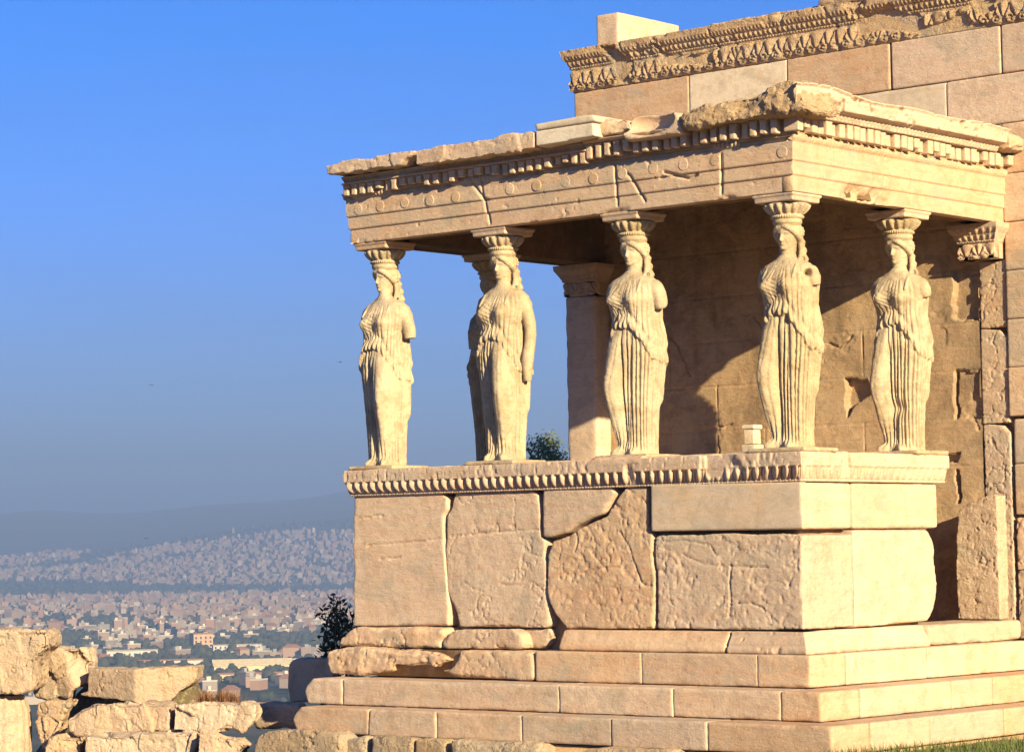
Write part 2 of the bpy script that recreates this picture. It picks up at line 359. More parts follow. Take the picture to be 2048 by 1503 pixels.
# ---- podium
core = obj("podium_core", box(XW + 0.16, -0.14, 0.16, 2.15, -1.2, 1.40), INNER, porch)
G = 0.004
CRK = {3: [[(1238, 1062), (1256, 1090), (1270, 1130), (1284, 1168), (1302, 1172)], [(1150, 1062), (1155, 1080), (1148, 1102)], [(1160, 1146), (1200, 1135), (1245, 1133), (1262, 1120)], [(1180, 1100), (1192, 1118), (1215, 1140)]],
       5: [[(1461, 1130), (1459, 1160), (1462, 1200), (1457, 1236)], [(1330, 1082), (1370, 1080), (1420, 1090), (1432, 1110)], [(1365, 1108), (1400, 1125), (1450, 1132), (1535, 1134)], [(1460, 1210), (1500, 1204), (1522, 1212), (1530, 1222)], [(1312, 1138), (1330, 1144)]],
       0: [[(735, 1090), (780, 1086), (830, 1083), (886, 1076)], [(760, 1118), (800, 1114)], [(715, 1036), (765, 1030)]],
       1: [[(900, 1072), (950, 1068), (1010, 1062), (1075, 1060)], [(1000, 1168), (1045, 1170), (1062, 1162), (1085, 1180)]]}
def crack(VF, lines, y, depth=0.02, w=0.007):
    V, F = VF; U, Z = V[:, 0] + 0.010 * fbm(V, 16.0, 2, 3), V[:, 2] + 0.010 * fbm(V, 16.0, 2, 4); fr = np.exp(-((V[:, 1] - y) / 0.05) ** 2)
    for q in lines: V[:, 1] += fr * depth * (0.5 + 0.7 * np.clip(fbm(V, 6.0, 2, 7) + 0.5, 0, 1)) * np.exp(-(segd(U, Z, polyS(q, y)) / w) ** 2)
    return V, F
slabs = [
 ([(706, 985), (880, 984), (893, 994), (895, 1017), (887, 1031), (886, 1056), (889.5, 1123), (894, 1179), (898, 1213), (897, 1251), (707, 1252)], 0.0, 0.30, dict(wear=0.9, rough=0.0018, rnd=9)),
 ([(911, 982), (1065, 980), (1074, 989), (1079, 1012), (1081, 1073), (1089, 1080), (1088, 1107), (1091, 1129), (1092, 1179), (1096, 1213), (1100, 1244), (1094, 1255), (917, 1253), (911, 1230), (902, 1207), (894, 1179), (891, 1135), (889, 1060), (891, 1034), (903, 1012)], 0.01, 0.30, dict(wear=1.2, rough=0.0045, lumps=0.006)),
 ([(1084, 975), (1224, 972), (1230, 986), (1216, 1011), (1207, 1027), (1182, 1036), (1149, 1053), (1132, 1066), (1095, 1075), (1084, 1074)], -0.012, 0.28, dict(wear=0.7, rough=0.002)),
 ([(1237, 990), (1254, 974), (1294, 972), (1296, 1062), (1304, 1068), (1305, 1123), (1309, 1151), (1308, 1257), (1180, 1256), (1130, 1258), (1112, 1230), (1098, 1202), (1093, 1179), (1095, 1107), (1103, 1081), (1137, 1069), (1154, 1058), (1187, 1041), (1213, 1031), (1224, 1012)], 0.0, 0.30, dict(wear=1.0, rough=0.0042, lumps=0.008, pits=0.007, rnd=9, flake=0.0028)),
 ([(1300, 969), (1601, 963), (1606, 1058), (1301, 1062)], -0.035, 0.10, dict(wear=0.25, rough=0.0015, rnd=5)),
 ([(1310, 1070), (1340, 1069), (1400, 1068), (1450, 1064), (1500, 1066), (1560, 1065), (1604, 1069), (1606, 1259), (1312, 1257), (1313, 1160), (1308, 1120)], 0.0, 0.84, dict(wear=0.9, rough=0.0042, lumps=0.007, pits=0.007, rnd=8, flake=0.0030)),
]
for i, (pl, y, th, kw) in enumerate(slabs):
    o = obj("wall_slab", crack(weather(prism(polyS(pl, y), S3(y), 0, th), 0.013 if i in CRK else 0.015, **kw), CRK.get(i, []), y), GREY if i == 4 else MARBLE, porch)
    if i == 4: o['label'] = "smooth grey veined slab"
    if i == 3: o['label'] = "cracked and pitted slab"
obj("wall_slab", weather(box(-0.75, 0.0, 0.075, 0.845, 0.932, 1.372), 0.016, wear=0.5, rough=0.002), MARBLE, porch)
obj("wall_slab", weather(box(-0.32, 0.0, 0.852, 2.335, 0.930, 1.372), 0.016, wear=0.5, rough=0.002), MARBLE, porch)
pe = [(0.848, 0.005), (2.12, 0.03), (2.20, 0.09), (2.27, 0.2), (2.29, 0.4), (2.25, 0.6), (2.27, 0.75), (2.21, 0.86), (2.16, 0.923), (0.848, 0.923)]
obj("wall_slab", weather(prism(pe, E3(0.0), 0, 0.34), 0.016, wear=0.8, rough=0.003), MARBLE, porch)
obj("wall_slab", weather(box(XW, XW + 0.3, 0.31, 2.30, 0.005, 1.375), 0.022, wear=0.8), MARBLE, porch)

# ---- podium crown: fascia over an egg and dart row
crown = [(-0.10, 1.372), (0.022, 1.372), (0.026, 1.398), (0.034, 1.402), (0.060, 1.500), (0.066, 1.512), (0.080, 1.520), (0.082, 1.60), (0.076, 1.645), (-0.10, 1.650)]
crown = [crown[0]] + dense(crown[1:-1], 0.009) + [crown[-1]]
def crown_disp(seed, flat):
    def f(u, z, o):
        P = np.stack([u, z * 0.6, np.full_like(u, seed)], -1).reshape(-1, 3)
        n = fbm(P, 3.1, 4, int(seed * 10)).reshape(u.shape); n2 = fbm(P, 16.0, 3, 5).reshape(u.shape)
        worn = sstep(n, 0.12, 0.42)
        h = egg_row(u, z, 1.400, 1.510, 0.110, 0.058) * (1 - worn) * flat + bead_row(u, z, 1.374, 1.396, 0.035, 0.010) * (1 - worn)
        top = sstep(z, 1.515, 1.53)
        return h - worn * 0.05 * sstep(o, 0.02, 0.1) - top * np.clip(n2 - 0.15, 0, 1) * 0.03 + n2 * 0.003
    return f
cr = obj("podium_crown", sheet('S', XW, 0.0, crown, crown_disp(1.0, 1.0), 0.0085, 'm', 'm'), MARBLE, porch)
def fl(u, z, o): return crown_disp(2.0, 0.35)(u, z, o)
obj("podium_crown", sheet('E', 0.0, 2.44, crown, fl, 0.0085, 'm', True), MARBLE, porch)
obj("podium_crown", sheet('W', 0.0, 2.50, crown, lambda u, z, o: 0 * u, 0.03, 'm', True, base=XW), MARBLE, porch)
# ---- floor slabs on the crown
for (x0, x1, y0, y1, z1) in ((XW + 0.02, -4.35, -0.03, 0.9, 1.655), (-4.33, -2.45, -0.02, 0.9, 1.66), (-2.43, -1.75, -0.085, 0.9, 1.672), (-1.73, -0.93, -0.02, 0.9, 1.664), (-0.91, -0.04, -0.04, 0.9, 1.667), (-0.90, 0.05, 0.91, 2.45, 1.655), (XW, -0.92, 0.92, 3.7, 1.645)):
    obj("floor_slab", weather(box(x0, x1, y0, y1, 1.555, z1), 0.022, wear=1.5, rough=0.004, rnd=8), MARBLE, porch)

# ---- base moulding
def torus_prof(z0=-0.205, z1=-0.004):
    return [(-0.30, z0), (0.115, z0), (0.125, z0 + 0.03), (0.115, z0 + 0.06), (0.095, z0 + 0.07), (0.10, z0 + 0.085), (0.085, z0 + 0.11), (0.045, z1 - 0.03), (0.04, z1), (-0.30, z1)]
def runS(prof, x0, x1): return prism([(o, z) for o, z in prof], lambda a, b, d: (d, -a, b), x0, x1)
def runE(prof, y0, y1, x=0.0): return prism([(o, z) for o, z in prof], lambda a, b, d: (x + a, d, b), y0, y1)
X = lambda px, y: sx_(px, 1280, y)
bm_l = [(650, 1255), (880, 1254), (886, 1262), (880, 1292), (676, 1290), (672, 1282)]
obj("base_moulding", weather(prism(polyS([(706, 1253), (884, 1255), (889, 1268), (878, 1285), (882, 1296), (672, 1291), (680, 1277), (697, 1262)], -0.1), S3(-0.1), 0, 0.4), 0.015, wear=1.5, rough=0.006, lumps=0.012), MARBLE, porch)
obj("base_moulding", weather(prism(polyS([(908, 1256), (1025, 1257), (1040, 1268), (1047, 1292), (1040, 1299), (884, 1297), (879, 1288), (890, 1266)], -0.1), S3(-0.1), 0, 0.4), 0.015, wear=1.8, rough=0.006, lumps=0.012), MARBLE, porch)
obj("base_moulding", weather(prism(polyS([(1040, 1256), (1098, 1256), (1104, 1268), (1092, 1296), (1052, 1297)], 0.05), S3(0.05), 0, 0.3), 0.015, wear=2.2, rough=0.005), MARBLE, porch)
obj("base_moulding", weather(runS(torus_prof(), X(1118, -0.1), X(1452, -0.1)), 0.014, wear=0.7, rough=0.003, rnd=7), MARBLE, porch)
tp = torus_prof(); tp = [tp[0]] + dense(tp[1:-1], 0.012) + [tp[-1]]
def tdisp(u, z, o):
    P = np.stack([u, o, z], -1).reshape(-1, 3); n2 = fbm(P, 11.0, 4, 33, 0.6).reshape(u.shape); return 0.004 * n2 - 0.022 * sstep(n2, 0.28, 0.5)
obj("base_moulding", sheet('S', X(1456, -0.1), 0.0, tp, tdisp, 0.012, True, 'm'), MARBLE, porch)
yE = lambda px, py, x: float(at(px, py, 0, x)[1])
obj("base_moulding", sheet('E', 0.0, 1.95, tp, tdisp, 0.012, 'm', True), MARBLE, porch)
obj("base_moulding", weather(box(-0.6, 0.10, 1.97, 3.72, -0.205, -0.002), 0.018, wear=1.2, rough=0.003), MARBLE, porch)
obj("base_moulding", weather(box(XW - 0.1, XW + 0.3, 0.32, 2.4, -0.205, -0.004), 0.02, wear=1.2), MARBLE, porch)

# ---- three steps and the foundation course
def course(name, a, z0, z1, js, ylist, depth, wear, mats=None, first=None, yback=None):
    """blocks of one step: js = photo x of the joints on the south face, ylist = joints on the east face"""
    st = obj("step", box(XW + 0.05, a - 0.06, -a + 0.06, 2.6, z0 + 0.015, z1 - 0.012), INNER, porch)
    st['label'] = {'A': "upper step", 'B': "middle step", 'C': "lower step"}.get(name, name)
    zm = (z0 + z1) / 2
    xs = [(px if isinstance(px, float) else sx_(px, 1280, -a)) for px in js]
    for i in range(len(xs) - 1):
        x0, x1 = xs[i] + 0.0002, xs[i + 1] - 0.0002
        last = i == len(xs) - 2
        y1 = ylist[0] - 0.002 if last else -a + depth
        jit = random.uniform(-0.006, 0.006)
        b = first(x0, x1, z0, z1, y1) if (i == 0 and first) else box(x0, x1, -a + jit * (not last), y1, z0 + 0.003, z1)
        obj("step_block", weather(b, 0.014, wear=wear * random.uniform(1.6, 3.0), rough=0.003, rnd=4, lumps=0.003, chips=0.0), MARBLE, st)
    for j in range(len(ylist) - 1):
        obj("step_block", weather(box(a - depth, a + random.uniform(-0.005, 0.004), ylist[j] + 0.002, ylist[j + 1] - 0.002, z0 + 0.003, z1), 0.016, wear=wear * random.uniform(1.4, 2.6), rough=0.003, rnd=4, chips=0.0), MARBLE, st)
    return st
ZA0, ZB0, ZC0 = -0.505, -0.775, -1.04
def roundend(a):
    def f(x0, x1, z0, z1, y1):
        h = z1 - z0
        pl = [(x0 + 0.05, z0 + 0.004), (x1, z0 + 0.004), (x1, z1), (x0 + 0.12, z1), (x0 + 0.03, z1 - 0.3 * h), (x0, z0 + 0.45 * h)]
        return prism(pl, S3(-a), 0, y1 + a)
    return f
stA = course('A', 0.23, ZA0, -0.208, [1070, 1282, 1513, 0.225], [0.35, 1.72, 3.6], 0.45, 0.8)
A1 = [(655, 1300), (690, 1294), (790, 1298), (872, 1303), (890, 1312), (903, 1320), (880, 1327), (868, 1336), (850, 1331), (815, 1334), (790, 1328), (783, 1342), (760, 1346), (700, 1349), (655, 1347), (648, 1325)]
obj("step_block", weather(prism(polyS(A1, -0.25), S3(-0.25), 0, 0.5), 0.0155, wear=2.0, rough=0.010, lumps=0.02), MARBLE, stA)
A2 = [(920, 1300), (1066, 1302), (1068, 1360), (925, 1356), (905, 1353), (880, 1340), (900, 1335), (912, 1322)]
obj("step_block", weather(prism(polyS(A2, -0.235), S3(-0.235), 0, 0.45), 0.0155, wear=1.4, rough=0.006, lumps=0.008), MARBLE, stA)
stB = course('B', 0.60, ZB0, ZA0 - 0.003, [607, 684, 1117, 1343, 1558, 0.60], [0.02, 1.55, 2.3, 3.9], 0.55, 0.8, first=roundend(0.60))
stC = course('C', 0.95, ZC0, ZB0 - 0.003, [582, 735, 870, 1040, 1220, 1410, 0.945], [-0.35, 0.62, 1.9, 3.9], 0.55, 0.9, first=roundend(0.95))
F0 = obj("foundation", box(XW - 0.2, 0.95, -0.9, 2.6, -1.75, ZC0 - 0.012), INNER, porch)
for pl, y, w in (([(512, 1470), (530, 1460), (600, 1455), (676, 1462), (684, 1480), (682, 1560), (500, 1560), (502, 1490)], -1.15, 1.8), ([(690, 1478), (725, 1468), (731, 1475), (732, 1560), (688, 1560)], -1.08, 1.3), ([(738, 1468), (822, 1474), (822, 1560), (738, 1560)], -1.1, 1.0),
                 ([(828, 1476), (890, 1478), (894, 1560), (828, 1560)], -1.08, 1.0), ([(900, 1478), (960, 1483), (1035, 1482), (1078, 1490), (1085, 1560), (900, 1560)], -1.12, 1.9), ([(1160, 1500), (1200, 1494), (1345, 1498), (1350, 1560), (1158, 1560)], -1.1, 1.2), ([(1360, 1502), (1640, 1512), (1650, 1560), (1360, 1560)], -1.0, 1.2)):
    obj("foundation_block", weather(prism(polyS(pl, y), S3(y), 0, 0.5), 0.017, wear=w, rough=0.007, lumps=0.012, pits=0.006), ROUGH, F0)

# ---- architrave: three fasciae, crowned by a bead; unfinished discs on the top one
ZS, ZT = 4.055, 4.52
arch = obj("architrave", join([box(XW + 0.06, -0.06, 0.06, 0.44, ZS + 0.03, 4.74), box(-0.44, -0.06, 0.44, 3.72, ZS + 0.03, 4.74), box(XW + 0.06, XW + 0.44, 0.44, 3.72, ZS, 4.74)]), SHADE_TONE, porch, smooth=False)
prof = [(-0.12, ZS), (0.0, ZS), (0.0, 4.205), (0.016, 4.209), (0.016, 4.338), (0.032, 4.342), (0.032, 4.515), (0.05, 4.522), (0.058, 4.56), (0.07, 4.585), (-0.12, 4.587)]
prof = [prof[0]] + dense(prof[1:-1], 0.011) + [prof[-1]]
cracks = [polyS(q) for q in ([(948, 345), (950, 366), (963, 384), (972, 398), (980, 446)], [(968, 360), (970, 384), (973, 398)], [(1232, 330), (1234, 362), (1235, 410)], [(1246, 340), (1262, 352), (1275, 375), (1290, 402)], [(1443, 310), (1444, 350), (1443, 386)], [(1330, 345), (1380, 358), (1395, 350)])]
def adispS(u, z, o):
    P = np.stack([u, z, o * 0], -1).reshape(-1, 3); n = fbm(P, 2.2, 5, 3).reshape(u.shape); n2 = fbm(P, 12, 3, 4).reshape(u.shape)
    h = 0.004 * n + 0.0015 * n2 - 0.012 * sstep(n2, 0.5, 0.7)
    for c in cracks: h -= 0.035 * np.exp(-(segd(u, z, c) / 0.011) ** 2)
    edge = np.exp(-((z - ZS) / 0.03) ** 2); h -= sstep(-u, 0.15, 0.5) * edge * np.clip(fbm(P, 5, 3, 9).reshape(u.shape) - 0.08, 0, 1) * 0.10
    bead = (z > 4.52); worn = sstep(fbm(P, 2.7, 3, 12).reshape(u.shape), -0.1, 0.15)
    return h + bead * (bead_row(u, z, 4.525, 4.578, 0.048, 0.022) * (1 - 0.8 * worn) - 0.035 * worn - 0.012)
obj("architrave_face", sheet('S', XW, 0.0, prof, adispS, 0.011, 'm', 'm'), MARBLE, arch)
ck = [polyE(q) for q in ([(1765, 300), (1768, 350), (1762, 400)], [(1818, 320), (1822, 412)], [(1930, 372), (1950, 390), (1985, 395)])]
nb = polyE([(1690, 378), (1705, 365), (1735, 372), (1765, 355), (1790, 380), (1796, 402)])
def adispE(u, z, o):
    P = np.stack([o * 0 + 3, u, z], -1).reshape(-1, 3); n = fbm(P, 2.2, 5, 3).reshape(u.shape); n2 = fbm(P, 12, 3, 4).reshape(u.shape)
    h = 0.004 * n + 0.002 * n2
    for c in ck: h -= 0.012 * np.exp(-(segd(u, z, c) / 0.008) ** 2)
    gap = np.exp(-((u - 1.25) / 0.38) ** 4) * sstep(-z, -4.235 - 0.05 * n2.mean(), -4.10); h -= gap * (0.055 + 0.05 * n + 0.06 * n2)
    bead = (z > 4.52); return h + bead * (bead_row(u, z, 4.525, 4.578, 0.048, 0.014) - 0.008)
obj("architrave_face", sheet('E', 0.0, 3.74, prof, adispE, 0.011, 'm', True), MARBLE, arch)
obj("architrave_face", sheet('W', 0.0, 3.74, prof, lambda u, z, o: 0 * u, 0.05, 'm', True, base=XW), MARBLE, arch)
for (px, py) in ((717, 419), (761, 412), (810, 405), (860, 401), (912, 394), (1020, 378), (1074, 371), (1131, 364), (1187, 357), (1245, 347), (1307, 337), (1367, 329), (1430, 320), (1565, 304)):
    c = at(px, py, 1, -0.03)
    V, F = lathe([(0.0001, 0.0), (0.056, 0.0), (0.056, 0.014), (0.053, 0.017), (0.0001, 0.018)], 36)
    P = np.stack([V[:, 0] + c[0], -0.028 - V[:, 2] * random.uniform(0.45, 0.8), V[:, 1] + c[2]], 1)
    obj("rosette_disc", (P, F), MARBLE, arch, smooth=False)

# ---- dentils
def dentils(face, u0, u1, out, zlo, zhi, seed, wd=0.070):
    rnd = random.Random(seed); parts = []; u = u0; pitch = 0.1165
    while u < u1 - 0.05:
        w = wd + rnd.uniform(-0.004, 0.004); p = out * rnd.choice((1, 1, 1, 0.97, 0.93, 0.7)); zl = zlo + rnd.choice((0, 0, 0, 0, 0.01, 0.035))
        # rounded nose: a few steps of a profile with an arched gap between the teeth
        pl = [(0.0, zl), (w, zl), (w, zhi - 0.03), (w + 0.018, zhi), (-0.018, zhi), (0.0, zhi - 0.03)]
        if face == 'S': f = lambda a, b, d, u=u: (u + a, -d, b)
        else: f = lambda a, b, d, u=u: (d, u + a, b)
        m = remesh(prism(pl, f, -0.02, p), 0.009); V = lap(m[0], m[2], 3); parts.append((V, m[1])); u += pitch
    return join(parts)
dband = obj("dentil_band", join([dentils('S', XW + 0.02, -2.36, 0.130, 4.553, 4.668, 1), dentils('S', -2.36, -0.02, 0.150, 4.585, 4.735, 3), dentils('E', -0.10, 3.70, 0.145, 4.595, 4.735, 2, 0.086)]), MARBLE, porch)
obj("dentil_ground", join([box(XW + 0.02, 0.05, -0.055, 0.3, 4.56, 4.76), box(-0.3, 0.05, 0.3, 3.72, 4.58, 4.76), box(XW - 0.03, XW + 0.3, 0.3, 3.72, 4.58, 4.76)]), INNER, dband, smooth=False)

# ---- roof slab, cornice blocks
roof = obj("roof", weather(box(XW + 0.02, -0.02, 0.02, 3.72, 4.745, 4.90), 0.03, wear=1.5, rough=0.01), MARBLE, porch)
CO = 0.31                                    # how far the cornice juts out
def corS(pts, y=-CO, d=0.55, vox=0.0155, mat=MARBLE, label=None, **kw):
    o = obj("cornice_block", weather(prism(polyS(pts, y) if mat is PALE else jag(polyS(pts, y), 0.045, 0.016, len(pts)), S3(y), 0, d), vox, **kw), mat, porch)
    if label: o['label'] = label
    return o
corS([(648, 330), (690, 320), (740, 316), (775, 305), (815, 301), (828, 300), (818, 312), (800, 330), (760, 336), (720, 341), (690, 347), (652, 351)], wear=1.1, rough=0.0045, lumps=0.006, rnd=5, chips=0.1, flake=0.006)
corS([(831, 299), (860, 296), (870, 291), (905, 288), (930, 284), (990, 275), (1000, 268), (1068, 262), (1068, 296), (1000, 308), (920, 319), (830, 332)], wear=1.1, rough=0.0045, lumps=0.006, rnd=5, chips=0.1, flake=0.006)
wb = corS([(1071, 262), (1186, 244), (1189, 272), (1071, 294)], wear=0.3, rough=0.001, rnd=4, mat=PALE, label="pale replacement block with a crisp edge")
obj("cornice_fillet", weather(prism(polyS([(1069, 248), (1168, 230), (1187, 229), (1192, 243), (1070, 262)], -0.32), S3(-0.32), 0, 0.5), 0.014, wear=0.3, rough=0.001, rnd=4), PALE, wb)
corS([(1192, 246), (1200, 236), (1215, 232), (1230, 240), (1243, 232), (1255, 236), (1262, 262), (1240, 268), (1192, 272)], y=-0.20, wear=2.0, rough=0.012, lumps=0.03)
# hollowed, shell-shaped break
V, F = prism(polyS([(1246, 240), (1258, 230), (1300, 226), (1345, 222), (1362, 236), (1362, 268), (1300, 276), (1246, 284)], -0.25), S3(-0.25), 0, 0.5)
V, F = weather((V, F), 0.0155, wear=1.2, rough=0.004)
cc = at(1292, 244, 1, -0.25); rr = np.sqrt(((V[:, 0] - cc[0]) / 0.34) ** 2 + ((V[:, 2] - cc[2]) / 0.13) ** 2); V[:, 1] += 0.20 * np.clip(1 - rr ** 2, 0, 1) ** 0.6 * (V[:, 1] < 0.0)
obj("cornice_block", (V, F), MARBLE, porch)['label'] = "block with a shell-shaped break"
corS([(1355, 236), (1362, 224), (1390, 212), (1418, 210), (1440, 205), (1470, 196), (1500, 190), (1530, 183), (1548, 172), (1570, 160), (1592, 158), (1604, 172), (1606, 222), (1560, 228), (1460, 243), (1364, 258)], y=-0.28, wear=1.8, rough=0.02, lumps=0.05, mat=ROUGH, label="carved gutter with worn leaf relief")
# under-cornice moulding on the south side above the teeth
om = [(-0.06, 4.735), (0.165, 4.735), (0.185, 4.748), (0.20, 4.765), (-0.06, 4.768)]
om = [om[0]] + dense(om[1:-1], 0.008) + [om[-1]]
obj("cornice_bed", sheet('S', -2.36, 0.0, om, lambda u, z, o: -0.03 * sstep(fbm(np.stack([u, z, o], -1).reshape(-1, 3), 3, 3, 8).reshape(u.shape), 0.05, 0.3), 0.012, True, 'm'), MARBLE, porch)
ol = [(-0.06, 4.668), (0.142, 4.668), (0.142, 4.684), (0.10, 4.690), (0.105, 4.71), (0.135, 4.735), (0.15, 4.752), (-0.06, 4.756)]
ol = [ol[0]] + dense(ol[1:-1], 0.008) + [ol[-1]]
obj("cornice_bed", sheet('S', XW + 0.01, -2.36, ol, lambda u, z, o: egg_row(u, z, 4.69, 4.735, 0.06, 0.012), 0.012, True, True), MARBLE, porch)
# east side: smooth sloping gutter block over an egg row
eg = [(-0.06, 4.735), (0.165, 4.735), (0.175, 4.745), (0.20, 4.79), (0.215, 4.80), (0.285, 4.815), (0.295, 4.86), (0.315, 4.93), (0.335, 4.955), (-0.06, 4.97)]
eg = [eg[0]] + dense(eg[1:-1], 0.010) + [eg[-1]]
def egd(u, z, o):
    P = np.stack([o, u, z], -1).reshape(-1, 3); n = fbm(P, 3.0, 4, 21).reshape(u.shape); n2 = fbm(P, 11.0, 3, 22).reshape(u.shape)
    return egg_row(u, z, 4.748, 4.79, 0.06, 0.012) + 0.008 * n + 0.004 * n2 - 0.05 * sstep(o, 0.2, 0.28) * sstep(n2, 0.12, 0.5) - 0.02 * np.exp(-((z - 4.925) / 0.008) ** 2) * sstep(-u, -2.1, -0.3)
obj("cornice_gutter", sheet('E', -0.04, 3.36, eg, egd, 0.010, 'm', True, zlift=lambda u, z: np.where(z > 4.82, 0.055 * np.exp(-((u + 0.05) / 0.5) ** 2) + 0.01 * np.sin(u * 5), 0)), MARBLE, porch)
obj("cornice_block", weather(box(-0.25, 0.30, 3.40, 3.74, 4.76, 4.93), 0.018, wear=2.5, rough=0.015, lumps=0.03), MARBLE, porch)
corW = obj("cornice_block", weather(box(XW - 0.24, XW + 0.2, 0.12, 3.7, 4.745, 4.90), 0.022, wear=1.3, rough=0.006), MARBLE, porch)

# ---- coffered ceiling beams and pilasters against the wall
bm = obj("ceiling", join([box(XW + 0.44, -0.44, 0.44 + k * 0.83, 0.54 + k * 0.83, 4.60, 4.745) for k in range(5)] + [box(XW + 0.44 + k * 0.78, XW + 0.54 + k * 0.78, 0.44, 3.7, 4.62, 4.745) for k in range(7)]), SHADE_TONE, porch, smooth=False)
def pilcap(u, z, o): return anthemion(u, z, 3.69, 3.86, 0.14, 0.02) + egg_row(u, z, 3.875, 3.925, 0.06, 0.016) + egg_row(u, z, 3.94, 3.99, 0.06, 0.016) + bead_row(u, z, 3.86, 3.876, 0.03, 0.008)
pc = [(-0.1, 3.69), (0.0, 3.69), (0.0, 3.85), (0.012, 3.86), (0.02, 3.88), (0.045, 3.925), (0.05, 3.935), (0.085, 3.99), (0.09, 4.0), (0.095, 4.05), (-0.1, 4.053)]
pc = [pc[0]] + dense(pc[1:-1], 0.007) + [pc[-1]]
YP = 3.58
cap = obj("pilaster_capital", join([sheet('S', -0.44, -0.03, pc, pilcap, 0.007, 'm', 'm', base=YP), sheet('E', YP, 3.78, pc, lambda u, z, o: 0.5 * egg_row(u, z, 3.94, 3.99, 0.06, 0.016), 0.008, 'm', True, base=-0.03), sheet('W', YP, 3.78, pc, lambda u, z, o: 0 * u, 0.02, 'm', True, base=-0.44), box(-0.43, -0.04, YP + 0.012, 3.77, 3.69, 4.05)]), MARBLE, porch)
pw = obj("pilaster", weather(box(XW + 0.02, XW + 0.47, 3.5, 3.78, 1.60, 3.69), 0.018, wear=0.7, rough=0.003), MARBLE, porch)
obj("pilaster_capital", join([sheet('S', XW + 0.02, XW + 0.47, pc, pilcap, 0.008, 'm', 'm', base=3.5), sheet('E', 3.5, 3.78, pc, lambda u, z, o: 0 * u, 0.02, 'm', True, base=XW + 0.47), sheet('W', 3.5, 3.78, pc, lambda u, z, o: 0 * u, 0.02, 'm', True, base=XW + 0.02), box(XW + 0.03, XW + 0.46, 3.512, 3.77, 3.69, 4.05)]), MARBLE, pw)

# ================================================================== THE TEMPLE WALL
wall = thing("temple_wall", "long pinkish ashlar wall of the temple rising behind the porch, with a carved frieze along its top", "wall", (-2.0, 4.1, -0.2))
YW = 3.75; XR = 4.2; H0 = 6.11
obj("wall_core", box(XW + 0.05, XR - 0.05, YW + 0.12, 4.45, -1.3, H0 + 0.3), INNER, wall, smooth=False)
# the stretch inside the porch: one sheet with drawn joints, a niche and hacked slots
joints = []
levels = [1.58, 2.07, 2.565, 3.06, 3.56, 4.06]
rj = random.Random(5)
for zl in levels: joints.append([(XW, zl), (0.0, zl)])
for i, zl in enumerate(levels[:-1]):
    x = XW + (0.7 if i % 2 else 1.35)
    while x < -0.6: joints.append([(x, zl), (x, levels[i + 1])]); x += 1.3
fissures = [[(-3.9, 2.07), (-3.75, 2.12), (-3.62, 2.10), (-3.55, 2.16)], [(-3.75, 1.72), (-3.72, 1.86), (-3.75, 2.0)], [(-2.9, 1.95), (-2.88, 2.1), (-2.92, 2.2)], [(-2.3, 2.95), (-2.1, 2.9), (-1.9, 2.99)], [(-0.46, 2.07), (-0.40, 2.03), (-0.36, 1.96)], [(-4.4, 3.2), (-4.2, 2.95), (-4.1, 2.7)], [(-3.2, 3.3), (-3.05, 3.1), (-3.1, 2.9)]]
xs = np.arange(XW + 0.4, -0.32, 0.0125); zs = np.arange(-0.2, 4.75, 0.0125)
Uw, Zw = np.meshgrid(xs, zs, indexing='ij'); Pn = np.stack([Uw, Uw * 0, Zw], -1).reshape(-1, 3)
hw = 0.006 * fbm(Pn, 1.5, 5, 40).reshape(Uw.shape) + 0.004 * fbm(Pn, 9, 3, 41).reshape(Uw.shape)
chip = np.clip(fbm(Pn, 5, 3, 44).reshape(Uw.shape), 0, 1)
for j in joints: hw -= (0.006 + 0.035 * chip) * np.exp(-(segd(Uw, Zw, j) / 0.007) ** 2)
Uf = Uw + 0.05 * fbm(Pn, 6, 3, 63).reshape(Uw.shape); Zf = Zw + 0.05 * fbm(Pn, 6, 3, 64).reshape(Uw.shape)
for j in fissures: hw -= 0.025 * np.exp(-(segd(Uf, Zf, j) / 0.008) ** 2)
hw -= 0.010 * sstep(fbm(Pn, 2.4, 5, 65).reshape(Uw.shape), 0.22, 0.34)
def inpoly(U, Z, pl):
    r = np.zeros(U.shape, bool); n = len(pl)
    for i in range(n):
        (x0, y0), (x1, y1) = pl[i], pl[(i + 1) % n]
        c = ((y0 > Z) != (y1 > Z)) & (U < (x1 - x0) * (Z - y0) / (y1 - y0 + 1e-12) + x0); r ^= c
    return r
Uq = Uw + 0.035 * fbm(Pn, 7, 3, 61).reshape(Uw.shape); Zq = Zw + 0.035 * fbm(Pn, 7, 3, 62).reshape(Uw.shape)
hw -= 0.09 * inpoly(Uq, Zq, polyS([(1690, 758), (1735, 757), (1745, 790), (1712, 808), (1693, 835)], YW))              # chipped niche
hw -= 0.075 * inpoly(Uq, Zq, polyS([(1906, 540), (1958, 520), (1958, 640), (1906, 640)], YW))                           # cut beside the pilaster
hw -= 0.06 * inpoly(Uq, Zq, polyS([(1907, 743), (1958, 740), (1958, 835), (1914, 836), (1907, 830)], YW)) * 0.5
hw -= 0.07 * inpoly(Uq, Zq, polyS([(1907, 745), (1913, 745), (1914, 838), (1908, 838)], YW))
hw -= 0.08 * inpoly(Uq, Zq, polyS([(1881, 910), (1922, 907), (1916, 925), (1884, 926)], YW))
hw -= 0.08 * inpoly(Uq, Zq, polyS([(1913, 938), (1919, 938), (1919, 1005), (1913, 1005)], YW))
Vw = np.stack([Uw, YW - hw, Zw], -1).reshape(-1, 3); ii = np.arange(Uw.size).reshape(Uw.shape)
Fw = np.stack([ii[:-1, :-1], ii[1:, :-1], ii[1:, 1:], ii[:-1, 1:]], -1).reshape(-1, 4)
